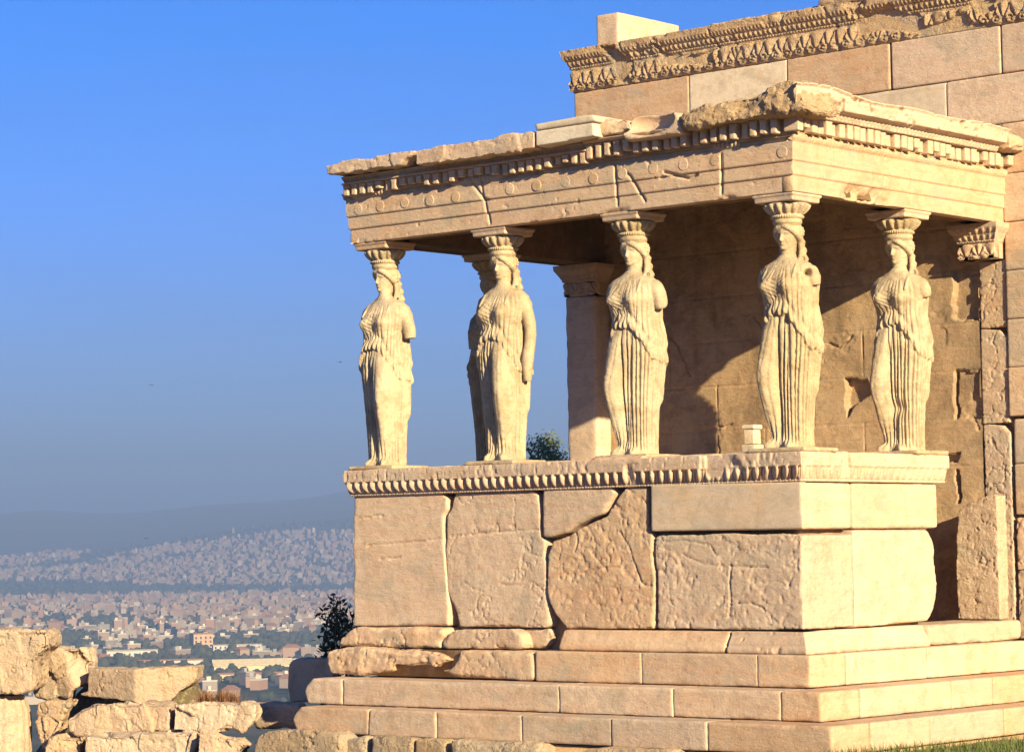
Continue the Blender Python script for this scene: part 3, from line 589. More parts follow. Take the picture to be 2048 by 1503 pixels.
obj("wall_face", (Vw, Fw), INNER, wall)
# hacked strip where the pilaster shaft was cut away
for z0, z1, dy in ((-0.2, 2.0, 0.004), (2.0, 2.98, -0.004), (2.985, 3.69, 0.002)):
    pl = [(-0.326, z0 + 0.001), (-0.004, z0 + 0.001), (-0.004, z1 - 0.10 if z1 < 3.6 else z1), (-0.10, z1 - 0.02), (-0.26, z1), (-0.326, z1)]
    obj("hacked_strip", weather(prism(pl, S3(YW + dy), 0, 0.2), 0.011, wear=0.6, rough=0.0055, lumps=0.003, pits=0.008, rnd=3), MARBLE, wall)
# wall east of the porch, and the courses above its roof: block by block
def wblock(x0, x1, z0, z1, y=YW, mat=MARBLE, wear=0.6, **kw):
    return obj("wall_block", weather(box(x0 + 0.0005, x1 - 0.0005, y + random.uniform(-0.003, 0.003), y + 0.22, z0 + 0.0005, z1 - 0.0005), 0.014, wear=wear * 0.6, rough=kw.pop('rough', 0.002), rnd=2, **kw), mat, wall)
zl = [-0.2, 0.5, 1.035, 1.06, 1.58, 2.04, 2.065, 2.565, 3.06, 3.56, 4.06, 4.56, 5.08]
for i in range(len(zl) - 1):
    if zl[i + 1] - zl[i] < 0.05: continue
    cut = 0.75 if i % 2 else 1.35; dy = -0.024 if zl[i] > 1.9 else 0.0
    xl = 0.0 if zl[i] > 2.0 else 0.03
    wblock(xl, cut, zl[i], zl[i + 1], YW + dy, wear=0.9 if zl[i] < 1.6 else 0.6, rough=0.003 if zl[i] > 1.0 else 0.009)
    wblock(cut, cut + 1.3, zl[i], zl[i + 1], YW + dy); wblock(cut + 1.3, XR, zl[i], zl[i + 1], YW + dy)
wblock(XW, -4.9, 4.60, 5.08, YW); wblock(-4.9, -2.0, 4.60, 5.08, YW); wblock(-2.0, 0.0, 4.60, 5.08, YW)
c1 = [(XW, -3.3, 0), (-3.3, -2.0, 0), (-2.0, -0.655, 1), (-0.655, 1.2, 0), (1.2, 2.8, 0), (2.8, XR, 0)]
for x0, x1, g in c1: wblock(x0, x1, 5.085, 5.60, YW, PALE if g else MARBLE)
c2 = [(XW, -4.04, 0), (-4.04, -2.68, 1), (-2.68, -1.345, 0), (-1.325, 0.01, 0), (0.02, 1.5, 0), (1.5, XR, 0)]
for x0, x1, g in c2: wblock(x0, x1, 5.605, H0, YW, PALE if g else MARBLE, wear=0.7 if g else 1.1)
# carved frieze and mouldings
fz = [(-0.1, H0), (0.004, H0), (0.012, H0 + 0.015), (0.012, 6.375), (0.022, 6.385), (0.03, 6.405), (0.055, 6.455), (0.06, 6.465), (0.09, 6.515), (0.098, 6.525), (0.105, 6.565), (0.115, 6.60), (-0.1, 6.605)]
fz = [fz[0]] + dense(fz[1:-1], 0.0085) + [fz[-1]]
brk = [inp for inp in ([(1218, 95), (1250, 90), (1262, 130), (1262, 178), (1235, 160), (1225, 110)], [(1316, 80), (1330, 105), (1395, 108), (1430, 100), (1430, 128), (1330, 130)], [(1715, 40), (1790, 8), (1795, 20), (1850, 30), (1850, 70), (1800, 62), (1765, 60), (1715, 70)], [(1835, 60), (1930, 25), (1945, 45), (1990, 42), (1990, 60), (1835, 85)], [(1940, 0), (1990, -20), (1990, 20), (1960, 30)])]
brk = [polyS(q, YW - 0.03) for q in brk]
fj = [polyS(q, YW - 0.05) for q in ([(1254, 80), (1262, 130), (1262, 178)], [(1432, 60), (1438, 130)], [(1470, 70), (1474, 128)], [(1660, 5), (1672, 50), (1675, 98)])]
def fdisp(u, z, o):
    P = np.stack([u, o * 0, z], -1).reshape(-1, 3); n = fbm(P, 3.0, 4, 51).reshape(u.shape); n2 = fbm(P, 14, 3, 52).reshape(u.shape)
    r = anthemion(u, z, H0 + 0.02, 6.37, 0.155, 0.030) + bead_row(u, z, 6.376, 6.400, 0.04, 0.012) + egg_row(u, z, 6.405, 6.455, 0.065, 0.024) + egg_row(u, z, 6.47, 6.515, 0.05, 0.020)
    worn = np.clip(0.5 * sstep(n, 0.2, 0.45), 0, 1)
    for q in brk: worn = np.maximum(worn, inpoly(u + 0.03 * n2, z + 0.03 * n2, q).astype(float))
    h = r * (1 - worn) - worn * (np.maximum(o, 0) * 0.75 + 0.004) + 0.005 * n2 - 0.03 * sstep(z, 6.53, 6.6) * np.clip(n2, 0, 1)
    for q in fj: h -= 0.03 * np.exp(-(segd(u, z, q) / 0.012) ** 2)
    return h
fr = obj("carved_frieze", sheet('S', XW, XR, fz, fdisp, 0.0095, 'm', True, base=YW), ROUGH, wall)
obj("frieze_return", sheet('W', YW, 4.45, fz, lambda u, z, o: anthemion(u, z, H0 + 0.02, 6.37, 0.155, 0.03), 0.012, 'm', True, base=XW), ROUGH, fr)
obj("wall_end", weather(box(XW, XW + 0.3, YW + 0.23, 4.45, 1.6, H0), 0.025, wear=0.6), MARBLE, wall)
obj("wall_top", join([box(XW - 0.02, -4.2, YW + 0.0, 4.45, 6.56, 6.598), box(-4.2, XR, YW + 0.0, 4.45, 6.56, 6.60)]), MARBLE, wall, smooth=False)
for x0, x1, zt, yy in ((-3.7, -2.2, 6.64, -0.06), (-2.2, 0.4, 6.68, -0.08), (0.4, XR, 6.66, -0.08)):
    obj("coping", weather(box(x0, x1, YW + yy, 4.4, 6.595, zt), 0.02, wear=2.2, rough=0.01, lumps=0.015), ROUGH, wall)
ub = centred("stone_block", weather(box(-5.40, -5.07, YW + 0.03, 4.95, 6.604, 6.985), 0.016, wear=0.35, rough=0.003, rnd=5), MARBLE)
ub['label'] = "squared stone block lying crosswise on the far end of the temple wall"; ub['category'] = "stone block"

# ================================================================== THE STATUES
def figure(seed, side, larm, rarm, yaw, tilt=0.0):
    """side = +1: her left leg bends (photo right); -1: her right leg bends.  Local frame: she faces -y, z = 0 at the feet"""
    rs = np.random.RandomState(seed); nt_, nz_ = 300, 330
    th = np.linspace(-math.pi, math.pi, nt_, endpoint=False); z = np.linspace(0.0, 1.80, nz_)
    Z, T = np.meshgrid(z, th, indexing='ij'); PH = T * side
    kz = [0.0, 0.12, 0.35, 0.62, 0.9, 1.08, 1.22, 1.33, 1.42, 1.50, 1.60, 1.67, 1.715, 1.75, 1.78, 1.80]
    ka = [.212, .210, .222, .245, .266, .266, .250, .236, .250, .272, .300, .294, .246, .156, .098, .078]
    kb = [.182, .178, .182, .195, .212, .220, .200, .178, .180, .192, .180, .146, .116, .098, .086, .075]
    a = np.interp(Z, kz, ka); b = np.interp(Z, kz, kb); a = a * (1 + 0 * a); n = 2.25
    R = (np.abs(np.sin(T) / a) ** n + np.abs(np.cos(T) / b) ** n) ** (-1 / n)
    # contrapposto: hip towards the standing leg
    offx = -side * 0.022 * np.exp(-((Z - 1.05) / 0.35) ** 2) + side * 0.012 * np.exp(-((Z - 1.65) / 0.2) ** 2)
    # hem of the bloused overfold
    sw = rs.uniform(0, 6, 4)
    zh = 1.235 - 0.33 * sstep(np.abs(T), 0.25, 1.45) + 0.010 * np.sin(11 * T + sw[0]) + 0.008 * np.sin(23 * T + sw[1]) - 0.05 * sstep(np.abs(T), 1.6, 2.6)
    below = sstep(zh - Z, -0.008, 0.012)
    # bent leg
    leg = 0.128 * np.exp(-((PH - 0.50) / 0.34) ** 2) * np.exp(-((Z - 0.63) / 0.25) ** 2) + 0.055 * np.exp(-((PH - 0.60) / 0.46) ** 2) * np.exp(-((Z - 0.95) / 0.24) ** 2)
    leg += 0.050 * np.exp(-((PH - 0.62) / 0.30) ** 2) * np.exp(-((Z - 0.30) / 0.20) ** 2) - 0.030 * np.exp(-((PH - 0.95) / 0.35) ** 2) * np.exp(-((Z - 0.18) / 0.16) ** 2)
    foot = 0.085 * np.exp(-((PH - 0.55) / 0.22) ** 2) * sstep(-Z, -0.10, -0.03) + 0.07 * np.exp(-((PH + 0.42) / 0.20) ** 2) * sstep(-Z, -0.09, -0.03)
    free = np.exp(-((PH - 0.70) / 0.52) ** 4)
    # skirt folds: deep rounded flutes over the standing leg
    sk = np.zeros_like(R); g = -2.9
    while g < 2.9:
        w = rs.uniform(0.026, 0.044); d = rs.uniform(0.022, 0.040)
        if -1.0 < g < 0.18: d *= 1.55
        gz = g + rs.uniform(0.02, 0.05) * np.sin(Z * rs.uniform(1.6, 3.2) + rs.uniform(0, 6)) * (0.3 + Z) + 0.06 * (0.6 - Z) * np.sign(g + 0.35) * 0.5
        fade = 0.55 + 0.45 * sstep(1.25 - Z, 0.0, 0.35); stop = sstep(Z, -0.02 + rs.uniform(0, 0.06), 0.05 + rs.uniform(0, 0.05))
        top = 1 - sstep(Z, rs.uniform(0.85, 1.5), 1.6)
        sk -= d * np.exp(-(np.abs(PH - gz) / w) ** 1.7) * fade * stop * (0.4 + 0.6 * top)
        g += rs.uniform(0.125, 0.215)
    sk *= (1 - 0.90 * free * sstep(Z, 0.10, 0.30))
    sk -= (0.062 * np.exp(-((PH - (0.10 + 0.08 * (Z - 0.6))) / 0.065) ** 2) + 0.020 * np.exp(-((PH + 0.12) / 0.20) ** 2)) * sstep(Z, 0.04, 0.20) * (1 - sstep(Z, 0.85, 1.20))
    sk += 0.010 * np.exp(-((PH - 1.35 - 0.2 * np.sin(2 * Z)) / 0.05) ** 2)
    # bodice: finer folds, bust, V-shaped drape under the neck
    bo = np.zeros_like(R); g = -3.0
    while g < 3.0:
        w = rs.uniform(0.024, 0.036); d = rs.uniform(0.012, 0.024)
        gz = g + 0.05 * np.sin(Z * rs.uniform(3, 6) + rs.uniform(0, 6)) + 0.22 * np.sign(g) * (Z - 1.45) * (np.abs(g) < 0.7)
        bo -= d * np.exp(-((PH - gz) / w) ** 2) * (1 - 0.5 * np.exp(-((Z - 1.50) / 0.05) ** 2)); g += rs.uniform(0.11, 0.24)
    xx = R * np.sin(T)
    vph = (Z - 3.0 * xx ** 2 - 0.45 * np.abs(xx)) / 0.040
    vz = np.exp(-(xx / 0.10) ** 4) * sstep(Z, 1.34, 1.44) * (1 - sstep(Z, 1.56, 1.62)) * (np.abs(T) < 1.2)
    bo = bo * (1 - 0.7 * vz) + vz * 0.0040 * np.sin(2 * math.pi * vph)
    bo *= 1 - 0.85 * sstep(Z, 1.60, 1.70)
    bust = 0.058 * (np.exp(-((T - 0.50) / 0.27) ** 2) + np.exp(-((T + 0.50) / 0.27) ** 2)) * np.exp(-((Z - 1.50) / 0.082) ** 2)
    sidef = 1 - 0.85 * sstep(np.abs(T), 0.5, 1.2)
    puff = 0.012 + 0.014 * sidef + 0.014 * sidef * np.exp(-((Z - zh - 0.045) / 0.042) ** 2) - 0.014 * np.exp(-((Z - zh - 0.14) / 0.04) ** 2)
    puff += 0.010 * np.sin(26 * T + sw[2]) * np.exp(-((Z - zh - 0.03) / 0.05) ** 2)
    puff *= (1 - sstep(Z, 1.50, 1.70))
    R = R + (leg + foot) * below + sk * below + (1 - below) * (puff + bo + bust)
    # mantle falling behind the shoulders
    R += 0.03 * sstep(np.abs(T), 1.7, 2.2) * sstep(Z, 0.45, 0.55) * (1 - sstep(Z, 1.6, 1.75))
    P3 = np.stack([R * np.sin(T), R * np.cos(T), Z], -1).reshape(-1, 3)
    R = R + 0.006 * fbm(P3, 5, 3, seed).reshape(R.shape) + 0.003 * fbm(P3, 22, 2, seed + 1).reshape(R.shape)
    V = np.stack([R * np.sin(T) + offx, -R * np.cos(T) + 0.0 * Z, Z], -1).reshape(-1, 3)
    i = np.arange(nz_ * nt_).reshape(nz_, nt_); j = np.roll(i, -1, 1)
    F = [tuple(q) for q in np.stack([i[:-1], j[:-1], j[1:], i[1:]], -1).reshape(-1, 4)] + [tuple(i[0, ::-1]), tuple(i[-1])]
    parts = [(V, F)]
    # arms: broken stumps of different lengths
    for s, arm in ((1, larm), (-1, rarm)):
        if arm is None: continue
        pts, rad = curve_pts([(s * p[0], p[1], p[2]) for p in arm[0]], arm[1]); parts.append(tube(pts, rad, 22))
        parts.append(ball((s * (arm[0][0][0] + 0.012), arm[0][0][1], arm[0][0][2] - 0.015), (arm[1][0] * 1.02, arm[1][0] * 1.0, arm[1][0] * 0.95)))
    # neck, head, hair: made looking along -y, then turned by yaw
    hd = []
    zz = np.linspace(1.842, 2.125, 90); tt = np.linspace(-math.pi, math.pi, 150, endpoint=False)
    kz2 = [1.842, 1.855, 1.872, 1.895, 1.92, 1.95, 1.985, 2.01, 2.05, 2.09, 2.125]
    HZ, HT = np.meshgrid(zz, tt, indexing='ij')
    fw = np.interp(HZ, kz2, [.072, .096, .101, .101, .103, .106, .106, .110, .112, .102, .078]); bw = np.interp(HZ, kz2, [.030, .045, .062, .080, .095, .110, .122, .128, .128, .115, .085])
    ww = np.interp(HZ, kz2, [.036, .054, .067, .076, .085, .094, .098, .100, .099, .091, .074])
    HX_ = ww * np.sin(HT) * np.abs(np.sin(HT)) ** -0.08; HY_ = np.where(np.cos(HT) > 0, fw, bw) * np.cos(HT)
    fr_ = sstep(np.cos(HT), 0.15, 0.55); ax = np.abs(HX_)
    g2 = lambda c, w_, z0, zw: np.exp(-((ax - c) / w_) ** 2 - ((HZ - z0) / zw) ** 2)
    nose = np.interp(HZ, [1.916, 1.924, 1.932, 1.942, 1.965, 1.99, 2.012], [0, .012, .028, .033, .024, .013, .003]) * np.exp(-(ax / np.interp(HZ, [1.92, 1.94, 1.97, 2.01], [.019, .017, .012, .012])) ** 2)
    feat = nose - 0.017 * g2(.037, .019, 1.986, .013) + 0.010 * g2(.037, .013, 1.984, .008) + 0.006 * g2(.040, .030, 2.006, .007) - 0.006 * g2(0.0, .03, 1.885, .006)
    feat = feat + 0.009 * g2(0, .021, 1.9075, .0055) + 0.009 * g2(0, .018, 1.8945, .0055) - 0.006 * g2(0, .024, 1.9012, .003) + 0.007 * g2(0, .024, 1.862, .013) + 0.004 * g2(.055, .025, 1.945, .025)
    HV = np.stack([HX_, -(HY_ + feat * fr_), HZ], -1).reshape(-1, 3); hi_ = np.arange(HZ.size).reshape(HZ.shape); hj_ = np.roll(hi_, -1, 1)
    hd.append((HV, [tuple(q) for q in np.stack([hi_[:-1], hj_[:-1], hj_[1:], hi_[1:]], -1).reshape(-1, 4)] + [tuple(hi_[0, ::-1]), tuple(hi_[-1])]))
    for s in (-1, 1): hd.append(ball((s * 0.100, 0.018, 1.965), (0.012, 0.022, 0.030), 14, 10))
    hair = lambda d: 1 + 0.045 * math.sin(16 * math.atan2(d[0], -d[1] + 1e-6)) * (1 - abs(d[2])) + 0.03 * math.sin(22 * d[2])
    hd.append(ball((0, 0.038, 2.020), (0.134, 0.132, 0.112), 96, 48, hair))
    for s in (-1, 1):
        p, r = curve_pts([(0, -0.100, 2.072), (s * 0.050, -0.096, 2.060), (s * 0.092, -0.058, 2.028), (s * 0.112, -0.005, 1.985), (s * 0.112, 0.045, 1.945)], [0.020, 0.026, 0.030, 0.033, 0.030], 8)
        r = [q * (1 + 0.08 * math.sin(k * 2.1)) for k, q in enumerate(r)]; hd.append(tube(p, r, 14))
    hd.append(tube([(0, 0.012, 1.84), (0, 0.014, 1.92)], [0.072, 0.078], 24))
    hd.append(lathe([(0.09, 2.05), (0.128, 2.085), (0.142, 2.105), (0.140, 2.13), (0.125, 2.150)], 36))
    c, s_ = math.cos(yaw), math.sin(yaw)
    for (v, f) in hd:
        v = np.array(v, float); q = v.copy(); q[:, 0] = c * v[:, 0] - s_ * v[:, 1]; q[:, 1] = s_ * v[:, 0] + c * v[:, 1]; parts.append((q, f))
    parts.append(tube([(0, 0.012, 1.70), (0, 0.004, 1.78), (0, -0.004, 1.86)], [0.090, 0.073, 0.071], 24))
    p, r = curve_pts([(0, 0.10, 2.00), (0, 0.135, 1.88), (0, 0.165, 1.74), (0, 0.185, 1.58), (0, 0.180, 1.42)], [0.085, 0.090, 0.095, 0.080, 0.045], 6)
    r = [q * (1 + 0.10 * math.sin(k * 1.9)) for k, q in enumerate(r)]; parts.append(tube(p, r, 20))
    for s in (-1, 1):
        p, r = curve_pts([(s * 0.105, 0.055, 1.93), (s * 0.112, 0.050, 1.83), (s * 0.135, -0.010, 1.755), (s * 0.160, -0.105, 1.68), (s * 0.172, -0.185, 1.57)], [0.026, 0.022, 0.020, 0.018, 0.010], 8)
        r = [q * (1 + 0.07 * math.sin(k * 1.7)) for k, q in enumerate(r)]; parts.append(tube(p, r, 12))
        p, r = curve_pts([(s * 0.105, 0.075, 1.93), (s * 0.125, 0.075, 1.82), (s * 0.180, 0.03, 1.735), (s * 0.215, -0.06, 1.67)], [0.023, 0.019, 0.016, 0.010], 8)
        parts.append(tube(p, r, 12))
    V, F, E = remesh(join(parts), 0.0058)
    V = lap(V, E, 1, 0.5)
    jn = np.exp(-((np.abs(V[:, 0]) - 0.23) / 0.09) ** 2) * np.exp(-((V[:, 2] - 1.60) / 0.09) ** 2) * 0.9     # soften the shoulder joins
    V = V + (lap(V, E, 14) - V) * jn[:, None]
    nn = normals(V, F)
    V = V + nn * (0.0025 * fbm(V, 30, 2, seed + 9) - 0.012 * np.clip(fbm(V, 9, 3, seed + 4) - 0.30, 0, 1))[:, None]
    return V, F
def cap_disp(q, z):
    t = (z - 2.185) / 0.085
    if not -0.05 < t < 1.05: return 0.006 * math.cos(q * 40) if 2.150 < z < 2.172 else 0.0
    x = ((q / (2 * math.pi) * 16) % 1 - 0.5) * 2
    return 0.030 * (math.sqrt(max(0, 1 - (x / 0.66) ** 2 - ((t - 0.60) / 0.75) ** 2)) - 0.4)
def cp(): 
    p = [(0.12, 2.13), (0.140, 2.140), (0.152, 2.152), (0.155, 2.163), (0.150, 2.173), (0.142, 2.178)]
    for k in range(14): t = k / 13; p.append((0.152 + 0.062 * math.sin(t * 1.35), 2.182 + 0.093 * t))
    return p + [(0.200, 2.283), (0.19, 2.290)]
ARM = {'long': ([(0.225, 0.005, 1.635), (0.282, 0.025, 1.50), (0.315, 0.045, 1.34), (0.318, 0.035, 1.20), (0.305, 0.005, 1.00), (0.285, 0.02, 0.80)], [0.078, 0.072, 0.062, 0.058, 0.062, 0.040]),
       'elbow': ([(0.225, 0.005, 1.635), (0.280, 0.018, 1.53), (0.306, 0.035, 1.42), (0.314, 0.040, 1.335)], [0.082, 0.078, 0.070, 0.060]),
       'stump': ([(0.235, 0.005, 1.635), (0.285, 0.012, 1.55), (0.303, 0.022, 1.45), (0.304, 0.030, 1.42)], [0.084, 0.080, 0.070, 0.045]),
       'short': ([(0.225, 0.005, 1.635), (0.272, 0.008, 1.565), (0.285, 0.014, 1.50)], [0.084, 0.076, 0.050])}
ZF = 1.69
def caryatid(label, x, y, seed, side, larm, rarm, yaw, damage=None, mat=None):
    mat = mat or STATUE
    t = thing("caryatid_statue", label, "statue", (x, y, ZF - 0.045), "marble women carrying the porch roof")
    off = np.array((x, y, ZF))
    V, F = figure(seed, side, ARM.get(larm), ARM.get(rarm), yaw)
    if damage:
        for (c, s, d) in damage:
            q = np.exp(-(((V - np.array(c)) / s) ** 2).sum(1)); V = V + q[:, None] * np.array(d)
    obj("figure", (V + off, F), mat, t)
    V, F = lathe(cp(), 192, cap_disp); obj("capital", (V + off, F), mat, t)
    ab = [(-0.205, 0), (0.205, 0), (0.235, 0.045), (0.242, 0.05), (0.242, 0.080), (-0.242, 0.080), (-0.242, 0.05), (-0.235, 0.045)]
    A = []
    prof = [(0.219, 2.2865), (0.224, 2.336), (0.238, 2.341), (0.240, 2.367)]
    Vs = np.array([(sx * h, sy * h, zz) for h, zz in prof for sx, sy in ((-1, -1), (1, -1), (1, 1), (-1, 1))])
    Fs = [(k * 4 + i, k * 4 + (i + 1) % 4, (k + 1) * 4 + (i + 1) % 4, (k + 1) * 4 + i) for k in range(len(prof) - 1) for i in range(4)] + [(3, 2, 1, 0), (12, 13, 14, 15)]
    V, F = weather((Vs, Fs), 0.009, wear=0.5, rough=0.0015, rnd=3); obj("abacus", (V + off, F), MARBLE, t)
    V, F = weather(box(-0.335, 0.335, -0.275, 0.30, -0.045, 0.0), 0.013, wear=1.3, rough=0.003, rnd=6); obj("plinth", (V + off, F), mat, t)
    return t
caryatid("woman statue at the far left front corner, her upper arm ending at the elbow", -5.47, 0.25, 11, 1, 'elbow', 'short', -0.12)
caryatid("second woman statue from the left, one arm hanging down to her hip", -3.80, 0.25, 12, 1, 'long', 'stump', 0.05)
caryatid("middle woman statue before the dark inner wall, arm broken at the shoulder", -2.09, 0.25, 13, -1, 'stump', 'short', 0.0)
caryatid("woman statue under the near roof corner, a dark hole in her armless shoulder", -0.245, 0.245, 14, -1, 'short', 'short', 0.05, [((0.272, -0.07, 1.615), (0.022, 0.05, 0.030), (-0.09, 0.09, 0))])
caryatid("rightmost woman statue, her skirt folds broken away over the shins", -0.245, 2.135, 15, -1, 'short', None, -0.05, [((0.05, -0.30, 0.42), (0.11, 0.14, 0.07), (0, 0.10, 0))])
caryatid("shaded woman statue mostly hidden behind the second one from the left", XW + 0.26, 1.96, 16, 1, 'elbow', 'elbow', 0.0)

# small loose things on the podium
pb = thing("marble_fragment", "small white moulded marble fragment at the back of the podium behind the corner statue's feet", "marble fragment", (-1.69, 1.6, 1.645))
def frag(w, z0, z1): return box(-1.69 - w, -1.69 + w, 1.6 - w, 1.6 + w, z0, z1)
obj("base", weather(frag(0.085, 1.64, 1.80), 0.007, wear=0.6, rnd=5), PALE, pb); obj("shaft", weather(frag(0.062, 1.805, 1.95), 0.007, wear=0.5, rnd=5), PALE, pb); obj("cornice_ledge", weather(frag(0.074, 1.955, 2.00), 0.007, wear=0.5, rnd=5), PALE, pb)
# leaning slab in the gap beside the podium
sp = [(-0.45, 0.002), (0.055, 0.002), (0.055, 0.7), (0.050, 1.27), (-0.06, 1.255), (-0.15, 1.235), (-0.20, 1.19), (-0.29, 1.195), (-0.35, 1.14), (-0.42, 1.11), (-0.445, 0.6)]
ss = centred("upright_slab", weather(prism(sp, S3(3.36), 0, 0.20), 0.012, wear=0.8, rough=0.007, lumps=0.008, rnd=6, pits=0.006), RUIN)
ss['label'] = "upright broken stone slab standing on the base ledge in the gap between podium and temple wall"; ss['category'] = "stone slab"

# ================================================================== RUINS LEFT OF THE PORCH
def plane_f(p0, b, bend=None, lean=0.0):
    """frame of a block whose face looks (sin b, -cos b): returns px->(a, b) and (a, b, d)->point; bend = (photo x, angle) folds the face"""
    b = math.radians(b); u = np.array((math.cos(b), math.sin(b), 0)); n = np.array((math.sin(b), -math.cos(b), 0)); p0 = np.array(p0, float); dp = np.array((-0.62, 0.78, 0.0))
    def to2(px, py):
        r = ray(px, py); q = CAM + r * (((p0 - CAM) @ n) / (r @ n)); return (float((q - p0) @ u), float(q[2]))
    ub = to2(bend[0], 1350)[0] if bend else None; tb = math.tan(math.radians(bend[1])) if bend else 0
    def f3(a, z, d):
        if bend and a > ub: d = d + (a - ub) * tb
        q = p0 + u * a + dp * d; return (q[0], q[1], z)
    return to2, f3
def ruin(name, label, cat, pl, p0, b, depth, bend=None, mat=None, group="tumbled blocks of the ruined wall", **kw):
    to2, f3 = plane_f(p0, b, bend); q = [to2(*p) for p in pl]
    if bend:
        ub = to2(bend[0], 1350)[0]; r = []
        for (a0, z0), (a1, z1) in zip(q, q[1:] + q[:1]):
            r.append((a0, z0))
            if (a0 - ub) * (a1 - ub) < 0: t = (ub - a0) / (a1 - a0); r.append((ub, z0 + (z1 - z0) * t))
        q = r
    o = centred(name, weather(prism(jag(q, 0.05, 0.014, len(label)), f3, 0, depth), 0.0135, **kw), mat or RUIN); o['label'] = label; o['category'] = cat; o['group'] = group
    return o
RB = dict(wear=1.0, rough=0.009, lumps=0.008, pits=0.010, rnd=6, flake=0.022)
ruin("stone_block", "big squarish pale block at the left edge, highest of the ruined wall", "stone block", [(-60, 1259), (88, 1260), (97, 1268), (97, 1292), (82, 1300), (71, 1318), (69, 1345), (68, 1372), (60, 1381), (38, 1386), (20, 1388), (-60, 1390)], (-8.2, 0.55, 0), 30, 0.7, **RB)
ruin("stone_block", "upright broken block leaning between the big left block and the dressed beam", "stone block", [(80, 1300), (95, 1295), (140, 1296), (166, 1296), (170, 1303), (172, 1340), (174, 1370), (160, 1372), (148, 1376), (142, 1383), (138, 1398), (125, 1400), (95, 1399), (72, 1392), (66, 1382), (70, 1355), (75, 1330), (73, 1312)], (-8.2, 0.2, 0), 4, 0.45, bend=(150, 48), wear=1.1, rough=0.009, lumps=0.008, rnd=6, flake=0.026)
ruin("rubble_stone", "pinkish wedge of stone standing under the upright broken block", "stone", [(74, 1406), (100, 1401), (125, 1402), (146, 1400), (143, 1412), (130, 1424), (127, 1436), (121, 1442), (118, 1470), (104, 1476), (94, 1500), (82, 1500), (72, 1450), (68, 1425)], (-8.0, 0.0, 0), 12, 0.4, **RB)
ruin("stone_beam", "dressed beam with a sloping broken right end, lying on the wall top", "stone beam", [(176, 1336), (378, 1336), (375, 1362), (360, 1377), (340, 1394), (325, 1408), (290, 1410), (262, 1403), (215, 1398), (195, 1395), (160, 1392), (160, 1384), (176, 1380)], (-7.4, 0.1, 0), 2, 0.5, bend=(268, 35), wear=0.9, rough=0.007, lumps=0.006, rnd=7, pits=0.004)
ruin("stone_beam", "long pitted beam with a rounded left end under the dressed beam", "stone beam", [(146, 1434), (158, 1422), (175, 1414), (195, 1411), (330, 1408), (339, 1411), (340, 1459), (330, 1462), (210, 1471), (150, 1471), (136, 1462), (128, 1440), (136, 1436)], (-7.4, -0.15, 0), 24, 0.6, **RB)
ruin("stone_block", "pitted block with a ragged right end, just left of the shaded block", "stone block", [(342, 1410), (385, 1407), (505, 1406), (511, 1410), (509, 1434), (500, 1452), (485, 1464), (420, 1461), (343, 1462)], (-7.0, -0.18, 0), 21, 0.55, **RB)
ruin("stone_block", "grey block in the shade of the steps, between the pitted block and the steps", "stone block", [(507, 1405), (600, 1408), (600, 1456), (508, 1457)], (-6.4, 0.45, 0), 0, 0.5, wear=1.0, rough=0.004)
ruin("stone_block", "dark upright block in full shade behind the left end of the steps", "stone block", [(577, 1330), (584, 1318), (620, 1316), (668, 1316), (668, 1403), (580, 1404), (575, 1372)], (-6.2, 1.0, 0), -6, 0.5, wear=1.0, rough=0.004)
ruin("stone_block", "small pale block at the bottom edge, right of the fluted drum", "stone block", [(99, 1472), (168, 1473), (162, 1490), (168, 1600), (78, 1600), (92, 1490)], (-7.6, -0.45, 0), 24, 0.5, **RB)
ruin("stone_block", "wide pale block at the bottom edge with a grey streak, below the long pitted beam", "stone block", [(174, 1472), (240, 1469), (390, 1463), (394, 1485), (388, 1500), (390, 1600), (176, 1600), (168, 1500)], (-7.3, -0.42, 0), 28, 0.6, **RB)
ruin("stone_block", "low pale block with a pointed right end at the bottom edge", "stone block", [(396, 1462), (420, 1464), (440, 1475), (480, 1480), (496, 1492), (482, 1503), (440, 1600), (398, 1600), (393, 1500)], (-6.9, -0.45, 0), 30, 0.5, **RB)
to2, f3 = plane_f((-8.2, -0.35, 0), 10)
cA = np.array(f3(to2(2, 1430)[0], 0, 0.30)); zt = to2(2, 1390)[1]
def flute(q, z): return -0.022 * (0.5 + 0.5 * math.cos(q * 18)) ** 2
V, F = lathe([(0.02, -1.9), (0.285, -1.9)] + [(0.285 - 0.03 * sstep(k / 20.0, 0.75, 1.0) - 0.05 * (k > 17) * (k - 17) / 3, -1.9 + (zt + 1.9) * k / 20.0) for k in range(1, 21)] + [(0.02, zt + 0.002)], 72, flute)
V = V + np.array((cA[0], cA[1], 0))
o = centred("column_drum", weather((V, F), 0.0155, wear=0.8, rough=0.005, lumps=0.01, rnd=4), RUIN); o['label'] = "weathered fluted column drum standing at the bottom left corner"; o['category'] = "column drum"

